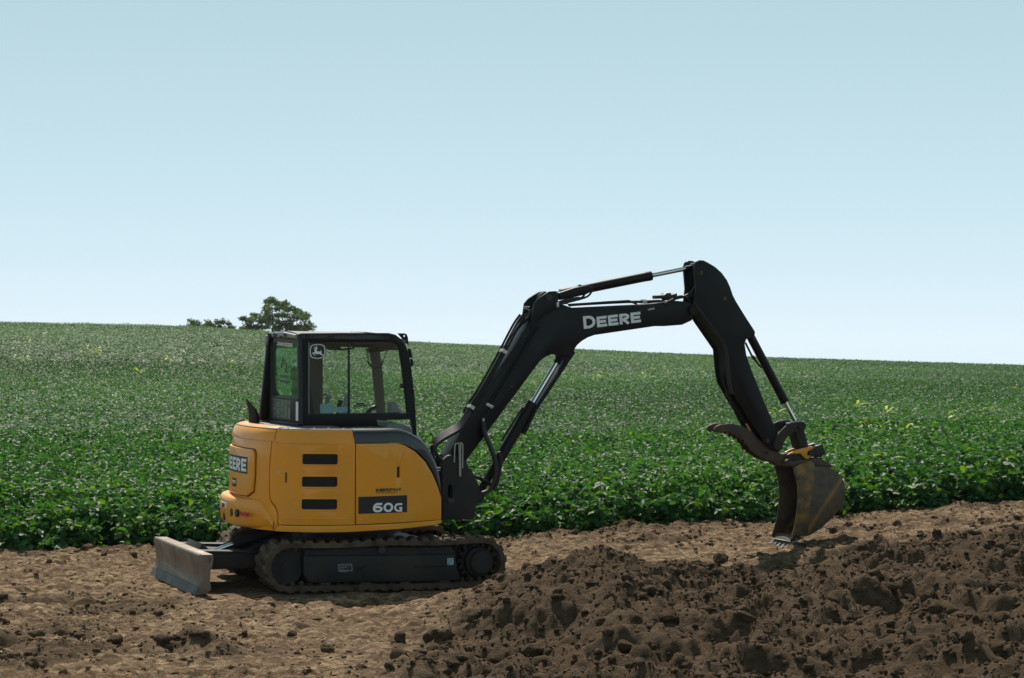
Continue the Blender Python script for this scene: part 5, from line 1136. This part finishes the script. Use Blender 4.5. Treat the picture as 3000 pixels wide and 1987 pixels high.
def shell(bm):
    P_ = bso[5:23]; th_ = .014
    cxx, czz = sum(p[0] for p in P_)/len(P_), sum(p[1] for p in P_)/len(P_)
    inn_ = [(p[0]+(cxx-p[0])*.035, p[1]+(czz-p[1])*.035) for p in P_]
    slab(bm, P_ + inn_[::-1], -BY+.0145, BY-.0145, XZ)
part(shell, 'bucket_shell', 'bucket', bucket)
part(lambda bm: prism(bm, [(4.838,1.146),(4.872,1.173),(4.944,1.202),(4.993,1.22),(5.036,1.226),(5.079,1.2),(5.1,1.161),(5.094,1.053),(5.073,0.879),(5.04,0.683),(5.023,0.422),(4.935,0.404),(4.868,0.403),(4.812,0.362),(4.812,0.382),(4.839,0.457),(4.865,0.555),(4.887,0.685),(4.897,0.826),(4.889,0.934),(4.868,1.043),(4.843,1.097)], -BY-.012, -BY-.0005, .004), 'side_cutter', 'cutter', bucket)
part(lambda bm: prism(bm, [(4.835,1.18),(4.866,1.136),(4.899,1.047),(4.913,0.926),(4.911,0.738),(4.895,0.595),(4.866,0.496),(4.829,0.392),(4.85,0.386),(4.915,0.495),(4.948,0.738),(4.944,0.959),(4.916,1.114)], BY-.012, BY+.012, .003), 'side_cutter', 'edge', bucket)
part(lambda bm: prism(bm, [(4.771,1.204),(4.942,1.236),(5.213,1.236),(5.363,1.147),(5.214,1.17),(5.042,1.17),(4.87,1.149)], -BY+.015, BY-.015, .004), 'bucket_top', 'rust', bucket)
lipn = (4.819,-0.225,0.365); 
part(lambda bm: prism(bm, [(lipn[0]-.012, lipn[2]-.012), (lipn[0]+.10, lipn[2]-.004), (lipn[0]+.15, lipn[2]+.03), (lipn[0]+.10, lipn[2]+.02)], -BY, BY, .003), 'lip', 'edge', bucket)
for k in range(5):
    y_ = -BY+.035+(2*BY-.07)*k/4
    def tth(bm):
        v = []
        for (dx, dz, hw) in ((.08, .030, .028), (.08, -.016, .028), (-.052, -.098, .019), (-.048, -.078, .019)):
            v.append([bm.verts.new((lipn[0]+dx, y_+s_*hw, lipn[2]+dz)) for s_ in (-1, 1)])
        for i in range(4): bm.faces.new((v[i][0], v[i][1], v[(i+1) % 4][1], v[(i+1) % 4][0]))
        bm.faces.new([p_[0] for p_ in v]); bm.faces.new([p_[1] for p_ in v][::-1])
    part(tth, 'tooth', 'tooth', bucket)

# ---------------------------------------------------------------- clods and crumbs of earth
def clod_mesh(seed, sub=2):
    r_ = random.Random(seed); bm = bmesh.new(); bmesh.ops.create_icosphere(bm, subdivisions=sub+1, radius=1.0)
    cuts = [Vector((r_.gauss(0, 1), r_.gauss(0, 1), r_.gauss(0, 1))).normalized() for _ in range(15)]; lim = [r_.uniform(.50, .88) for _ in cuts]
    from mathutils import noise as mn
    for v in bm.verts:
        p = v.co.copy()
        for c_, l_ in zip(cuts, lim):
            d = p.dot(c_)
            if d > l_: p -= c_*(d-l_)*.9
        p *= 1+0.16*mn.noise(v.co*1.7+Vector((seed*3.1, 0, 0)))+0.10*mn.noise(v.co*4.1+Vector((0, seed*1.7, 0)))+0.06*mn.noise(v.co*9+Vector((0, 0, seed)))
        v.co = p
    me = bpy.data.meshes.new('dirt_clod'); bm.to_mesh(me); bm.free()
    a = me.attributes.new('loose', 'FLOAT', 'POINT'); a.data.foreach_set('value', [1.0]*len(me.vertices))
    me.polygons.foreach_set('use_smooth', [True]*len(me.polygons)); me.set_sharp_from_angle(angle=rad(22))
    me.materials.append(M['soil']); return me
CLODS = [clod_mesh(k) for k in range(8)]
def size_word(r): return 'large' if r > .19 else ('middling' if r > .12 else 'small')
def lab_bucket(x, y, r): return f"{size_word(r)} brown clod {'at the right edge' if x > 4.6 else ('right of the bucket' if x > 3.1 else 'below the bucket')}, {'beside the bucket shadow and wheel-packed strip' if y > 23.2 else ('halfway down the loose soil' if y > 19.5 else 'near the bottom of the picture')}"
def lab_heap(x, y, r): return f"{size_word(r)} brown clod {'on the left flank of the heap' if x < -.35 else ('on the heap right of the tracks' if x < .8 else 'on the heap under the arm')}, {'near its crest' if y > 20.6 else ('halfway up' if y > 18.2 else 'near the bottom of the picture')}"
def lab_flat(x, y, r): return f"{size_word(r)} dark clod on the packed ground {'beside the crop edge' if y > 25 else ('far left' if x < -3.3 else ('below the blade' if x < -2.2 else 'between blade and heap'))}"
def put_clods(spots, label, group, named=None):
    xs, ys = np.array([s[0] for s in spots]), np.array([s[1] for s in spots]); zs = height(xs, ys)[0]
    for i, ((x, y, r), z) in enumerate(zip(spots, zs)):
        r_ = random.Random(i*13+len(spots)); r = max(0.035, r*0.92)
        o = link('dirt_clod', CLODS[r_.randrange(8)], None)
        o.scale = (r*r_.uniform(.95, 1.2), r*r_.uniform(.9, 1.1), r*r_.uniform(.62, .85)); o.location = (x, y, float(z)+r*.08)
        o.rotation_euler = (r_.uniform(-.4, .4), r_.uniform(-.4, .4), r_.uniform(0, 6.28))
        tag(o, (named or {}).get(i, label(x, y, r)), 'clod', group)
put_clods([(4.59,25.78,0.065),(5.06,25.9,0.056),(3.59,24.48,0.068),(4.37,20.86,0.101),(4.58,22.42,0.061),(1.78,18.3,0.083),(2.6,19.36,0.053),(2.34,19.24,0.046),(2.72,19.66,0.042),(2.59,25.04,0.048),(2.12,24.32,0.103),(2.19,19.62,0.047),(2.61,20.1,0.03),(2.84,17.06,0.051),(2.71,16.74,0.05),(2.51,16.44,0.055),(3.43,16.98,0.041),(3.28,19.68,0.071),(3.48,19.64,0.041),(5.43,26.22,0.04),(4.42,25.88,0.047),(4.42,24.24,0.044),(2.88,19.48,0.035)],
    lab_bucket, 'clods on the earth around the bucket',
    {3: 'large brown clod at the right edge of the picture behind a smaller one', 5: 'upright brown clod on the heap face left below the bucket shadow', 10: 'wide brown clod at the left end of the bucket shadow'})
put_clods([(-0.1,18.26,0.116),(-0.63,19.12,0.098),(-0.05,19.28,0.052),(0.66,19.82,0.06),(1.14,19.74,0.083),(1.31,20.3,0.073),(0.82,17.52,0.079),(1.18,18.48,0.084),(-0.19,19.26,0.07),(-0.3,19.32,0.07),(-0.9,19.08,0.081),(-0.91,17.78,0.064),(-0.44,17.8,0.075),(-0.48,17.68,0.053),(0.67,18.36,0.055),(0.71,17.62,0.053),(0.96,18.28,0.05),(-0.13,22.08,0.043),(0.13,20.42,0.043),(0.5,19.94,0.042),(0.37,19.22,0.052),(0.9,16.94,0.082),(0.71,17.02,0.041),(0.16,18.44,0.089),(-1.13,17.72,0.059),(1.42,20.7,0.062)],
    lab_heap, 'clods on the heap in front of the excavator',
    {0: 'largest blocky brown clod at the bottom of the heap below the tracks', 1: 'wide brown clod on the left shoulder of the heap', 17: 'small clod on the heap crest touching the drive end of the track'})
put_clods([(-3.21,19.36,0.088),(-2.66,18.56,0.047),(-1.45,18.8,0.102),(-4.6,26.94,0.046),(-4.22,26.68,0.048),(-5.05,26.08,0.047),(-2.63,18.78,0.04),(-1.82,19.78,0.042),(-4.34,20.5,0.037),(-2.21,19.78,0.036)],
    lab_flat, 'clods on the packed ground',
    {0: 'largest dark clod in the loose ridge at the lower left', 2: 'big dark flat clod on packed ground left of the heap foot'})
def ico():
    t = (1+5**.5)/2; V = np.array([(-1, t, 0), (1, t, 0), (-1, -t, 0), (1, -t, 0), (0, -1, t), (0, 1, t), (0, -1, -t), (0, 1, -t), (t, 0, -1), (t, 0, 1), (-t, 0, -1), (-t, 0, 1)], float)/math.sqrt(1+t*t)
    F = np.array([(0, 11, 5), (0, 5, 1), (0, 1, 7), (0, 7, 10), (0, 10, 11), (1, 5, 9), (5, 11, 4), (11, 10, 2), (10, 7, 6), (7, 1, 8), (3, 9, 4), (3, 4, 2), (3, 2, 6), (3, 6, 8), (3, 8, 9), (4, 9, 5), (2, 4, 11), (6, 2, 10), (8, 6, 7), (9, 8, 1)]); return V, F
IV, IF = ico()
def sub(V, F):
    mids = {}; V = [tuple(v) for v in V]; out = []
    def md(a, b):
        k = (min(a, b), max(a, b))
        if k not in mids: m_ = (np.array(V[a])+np.array(V[b]))/2; V.append(tuple(m_/np.linalg.norm(m_))); mids[k] = len(V)-1
        return mids[k]
    for a, b, c_ in F: x, y, z = md(a, b), md(b, c_), md(c_, a); out += [(a, x, z), (b, y, x), (c_, z, y), (x, y, z)]
    return np.array(V), np.array(out)
IV2, IF2 = sub(IV, IF)
VV, FF, LL, o_ = [], [], [], 0
def crumbs(n, r0, r1, V0, F0, pw, floor, flat=None):
    global o_
    y = np.sqrt(15.0**2+rng.random(n)*(29.0**2-15.0**2)); x = (rng.random(n)*2-1)*(0.225*y+0.6)
    z, lo, fi = height(x, y); dx, dy = x-MX, y-MY; lx = dx*math.cos(MTH)+dy*math.sin(MTH); ly = -dx*math.sin(MTH)+dy*math.cos(MTH)
    under = (np.abs(lx) < 2.0) & (np.abs(ly) < 1.05)
    pk_ = (lo >= 0)*np.clip(vnoise(x*.7, y*.7, 301)+vnoise(x*2.1, y*2.1, 302)*.7, 0, 1)*floor*3; pr_ = np.maximum(lo*(.55+.9*vnoise(x*1.6, y*1.6, 303)), pk_) if flat is None else (lo >= 0)*(1-lo)*(.45+.8*vnoise(x*1.4, y*2.2, 305)); ok = (rng.random(n) < pr_) & (fi < .3) & ~under; x, y, z, lo = x[ok], y[ok], z[ok], lo[ok]; n = len(x)
    r = r0+(r1-r0)*rng.random(n)**pw
    jit = 1+rng.normal(0, .24, (n, len(V0)))
    sc = np.stack([rng.uniform(.8, 1.25, n), rng.uniform(.8, 1.25, n), rng.uniform(.6, .95, n) if flat is None else rng.uniform(*flat, n)], 1)
    a = rng.random(n)*6.283; P = V0[None]*jit[..., None]*sc[:, None]*r[:, None, None]
    X = P[..., 0]*np.cos(a)[:, None]-P[..., 1]*np.sin(a)[:, None]; Y = P[..., 0]*np.sin(a)[:, None]+P[..., 1]*np.cos(a)[:, None]
    V = np.stack([X+x[:, None], Y+y[:, None], P[..., 2]+(z+r*.1)[:, None]], -1).reshape(-1, 3)
    VV.append(V); FF.append((np.arange(n)[:, None, None]*len(V0)+F0[None]).reshape(-1, 3)+o_); LL.append(np.repeat(np.clip(lo+(.25 if flat is None else -.15+.3*rng.random(n)), 0, 1), len(V0))); o_ += len(V)
OV = np.array([(1, 0, 0), (-1, 0, 0), (0, 1, 0), (0, -1, 0), (0, 0, 1), (0, 0, -1)], float); OF = np.array([(0, 2, 4), (2, 1, 4), (1, 3, 4), (3, 0, 4), (2, 0, 5), (1, 2, 5), (3, 1, 5), (0, 3, 5)])
crumbs(110000, 0.005, 0.016, OV, OF, 1.6, 0.10)
crumbs(30000, 0.012, 0.030, IV, IF, 2.2, 0.04)
crumbs(3600, 0.024, 0.070, IV2, IF2, 2.6, 0.012)
crumbs(17000, 0.010, 0.040, OV, OF, 2.4, 0, (.15, .34))
cr_ = mesh_np('soil_crumbs', np.concatenate(VV), np.concatenate(FF), M['soil'], attrs={'loose': ('FLOAT', np.concatenate(LL))}, smooth=False)
tag(cr_, 'countless crumbs and small lumps of dry brown earth', 'soil', kind='stuff')
# straw and root bits
M['straw'] = mat('straw', (0.42, 0.33, 0.19), 0.8)
n = 420; y = np.sqrt(16.0**2+rng.random(n)*(28.0**2-16.0**2)); x = (rng.random(n)*2-1)*(0.222*y); z = height(x, y)[0]+.012
aa = rng.random(n)*6.283; ln_ = .03+.09*rng.random(n)**2; A = np.stack([x, y, z], 1); B = A+np.stack([np.cos(aa)*ln_, np.sin(aa)*ln_, rng.random(n)*.03], 1)
V_, F_, _ = blades(A, B, .0022, (0, 0, 0)); tag(mesh_np('straw_bits', V_, F_, M['straw']), 'scattered bits of pale straw and root on the bare soil', 'straw', kind='stuff')

# ---------------------------------------------------------------- volunteer corn in the beans
M['corn'] = bpy.data.materials.new('corn_leaf'); M['corn'].use_nodes = True
_m = M['corn']; BS(_m).inputs['Base Color'].default_value = (0.26, 0.36, 0.03, 1); BS(_m).inputs['Roughness'].default_value = .5
_t = N(_m, 'ShaderNodeBsdfTranslucent'); _t.inputs[0].default_value = (0.50, 0.62, 0.05, 1); _x = N(_m, 'ShaderNodeMixShader'); _x.inputs[0].default_value = .45
L(_m, BS(_m).outputs[0], _x.inputs[1]); L(_m, _t.outputs[0], _x.inputs[2]); L(_m, _x.outputs[0], _m.node_tree.nodes['Material Output'].inputs[0])
def corn_mesh(seed):
    r_ = random.Random(seed); bm = bmesh.new()
    for st_ in range(r_.randint(2, 4)):
        ox, oy = r_.uniform(-.3, .3), r_.uniform(-.2, .2); hh = r_.uniform(.75, 1.0)
        tube(bm, [(ox, oy, 0), (ox, oy, hh)], [.012, .006], 5)
        for k in range(7):
            a = r_.uniform(0, 6.28); z0 = hh*(.45+.55*k/6); ln = r_.uniform(.30, .55); w = r_.uniform(.025, .045); pr = None
            for i in range(6):
                t = i/5; d = ln*t; p = Vector((ox+math.cos(a)*d*.8, oy+math.sin(a)*d*.8, z0+d*.75-1.1*d*d/ln*.6)); ww = w*math.sin(math.pi*min(1, .2+t*.8)); s_ = Vector((-math.sin(a), math.cos(a), .25))*ww
                q = (bm.verts.new(p-s_), bm.verts.new(p+s_))
                if pr: bm.faces.new((pr[0], pr[1], q[1], q[0]))
                pr = q
    me = bpy.data.meshes.new('volunteer_corn'); bm.to_mesh(me); bm.free(); me.materials.append(M['corn']); return me
CORN = [corn_mesh(k) for k in range(5)]
corn_xy = [(-15.27,86.9),(-11.8,81.8),(-9.78,81.3),(-20.2,100.2),(-11.0,70.0),(-16.47,80.0),(7.23,49.4),(9.15,46.5),(7.55,40.7),(7.23,46.0),(6.08,40.0),(6.25,37.0),(4.69,31.0),(2.93,79.0),(7.27,66.3),(5.19,47.7),(5.47,58.9),(13.94,66.6),(4.55,81.7)]
czs = height(np.array([p[0] for p in corn_xy]), np.array([p[1] for p in corn_xy]), False)[0]
for i, ((x, y), z) in enumerate(zip(corn_xy, czs)):
    o = link('volunteer_corn', CORN[i % 5], None); o.location = (x, y, float(z)+.02); o.rotation_euler = (0, 0, i*1.3); k = .95+.03*(y-31)/30; k *= .74; o.scale = (k*1.1, k*1.1, k*(1.0 if i != 0 else 1.2))
    u_ = x/y*7000+1500; wh = 'left of the cab, toward the picture edge' if u_ < 200 else ('left of the cab' if u_ < 800 else ('seen under the boom' if u_ < 2000 else ('beside the arm' if u_ < 2400 else ('right of the bucket' if u_ < 2620 else 'near the right picture edge'))))
    tag(o, f"yellow-green corn tuft in the {'distant' if y > 75 else ('middle' if y > 45 else 'near')} soybeans {wh}", 'corn plant', 'corn tufts in the soybean field')

# ---------------------------------------------------------------- trees behind the crest
M['bark'] = mat('bark', (0.09, 0.07, 0.055), 0.9)
M['tree_leaf'] = leaf_mat(); M['tree_leaf'].name = 'tree_leaf'
def tree(name, label, clumps, y0, rad_, leaf, nleaf, low, base_x):
    g_ = np.random.default_rng(len(clumps)*7+int(abs(base_x))); pts = []
    for (cx, cy) in clumps:
        pts.append(((480+cx*.2111-1500)/7000*250, y0+g_.normal(0, 1.1), 2.484+(990-(840+cy*.2111))/7000*250))
    for k in range(low):
        p = pts[g_.integers(len(pts))]; pts.append((p[0]*.9+base_x*.1+g_.normal(0, .5), y0+g_.normal(0, 1.2), 1.9+g_.random()*1.6))
    pts = np.array(pts); gzv = float(height(np.array([base_x]), np.array([y0]), False)[0][0])
    t = empty(name, (base_x, y0, gzv)); tag(t, label, 'tree', 'trees behind the field crest'); o0 = np.array([base_x, y0, gzv])
    def tr(bm):
        tube(bm, [(0, 0, -.3), (.1, 0, 1.0), (.05, .1, 2.2)], [.26, .2, .15], 8, smooth=3)
        for p in pts[::2]:
            e = p-o0; m_ = Vector((e[0]*.45, e[1]*.45, 1.3+e[2]*.35)); tube(bm, [(.05, .05, 1.2+.3*g_.random()), m_, Vector(e)], [.09, .05, .015], 5, smooth=3)
    part(tr, 'trunk', 'bark', t)
    n = len(pts)*nleaf; k = np.repeat(np.arange(len(pts)), nleaf); d = g_.normal(0, 1, (n, 3)); d /= np.linalg.norm(d, axis=1)[:, None]; rr2 = rad_*(.55+.7*g_.random(len(pts)))
    pos = pts[k]+d*(g_.random(n)**.5*rr2[k])[:, None]*np.array([1.15, 1.15, .8])-o0
    sz = leaf*(.6+.8*g_.random(n)); nr = d*.8+g_.normal(0, .6, (n, 3))+np.array([0, 0, .4])
    c0 = np.array([.055, .105, .045]); c1 = np.array([.105, .165, .070]); cc = c0+(c1-c0)*(.7*g_.random(len(pts))[k]+.3*g_.random(n))[:, None]  # tints lightened, part of the distance haze is put into the leaf colour
    V, F, col = leaf_cloud('', pos, sz, sz*.7, nr, g_.random(n)*6.283, g_.normal(.1, .1, n), cc, None, False)
    mesh_np('crown', V, F, M['tree_leaf'], t, {'tint': ('FLOAT_COLOR', col)})
tree('broadleaf_tree', 'tall round-crowned tree rising over the crest behind the cab', [(1430,205),(1480,185),(1530,200),(1550,240),(1650,230),(1690,250),(1640,300),(1480,300),(1440,310),(1560,310),(1720,310),(1790,310),(1840,330),(1850,380),(1460,360),(1500,420),(1600,400),(1690,400),(1770,400),(1860,430),(1930,390),(1975,400),(1980,450),(1430,430),(1540,480),(1650,500),(1760,470),(1480,500),(1890,560),(1990,530),(2040,570),(1700,560),(1600,560),(1520,570),(1830,580),(1960,590),(1780,550)], 250, .49, .26, 105, 8, -22.6)
tree('broadleaf_tree', 'smaller tree joined to the left side of the tall tree', [(1260,395),(1290,420),(1100,440),(1150,470),(1200,450),(1250,470),(1310,460),(1350,480),(1390,410),(1400,480),(1080,580),(1150,540),(1200,560),(1270,550),(1330,560),(1050,590),(1390,560),(1130,610),(1240,610)], 251, .48, .25, 100, 4, -27.2)
tree('broadleaf_tree', 'low ragged tree tops just showing over the crest, farthest left', [(385,480),(430,510),(470,500),(500,530),(570,505),(610,520),(660,520),(690,550),(745,485),(790,495),(840,485),(870,510),(350,540),(420,560),(520,570),(600,565),(700,580),(780,560),(890,560),(940,575),(960,600),(840,590),(310,570)], 250, .40, .24, 75, 6, -31.6)

# ---------------------------------------------------------------- summer haze
bm = bmesh.new(); box(bm, -420, 420, -60, 480, -14, 24)
haze = finish(bm, 'haze', None); tag(haze, 'thin pale summer haze over the whole field', 'haze', kind='stuff')
hm_ = bpy.data.materials.new('haze'); hm_.use_nodes = True; hm_.node_tree.nodes.remove(BS(hm_))
pv = N(hm_, 'ShaderNodeVolumePrincipled'); pv.inputs['Color'].default_value = (0.92, 0.96, 1.0, 1); pv.inputs['Density'].default_value = 0.0001; pv.inputs['Anisotropy'].default_value = 0.3
L(hm_, pv.outputs[0], hm_.node_tree.nodes['Material Output'].inputs['Volume']); haze.data.materials.append(hm_)
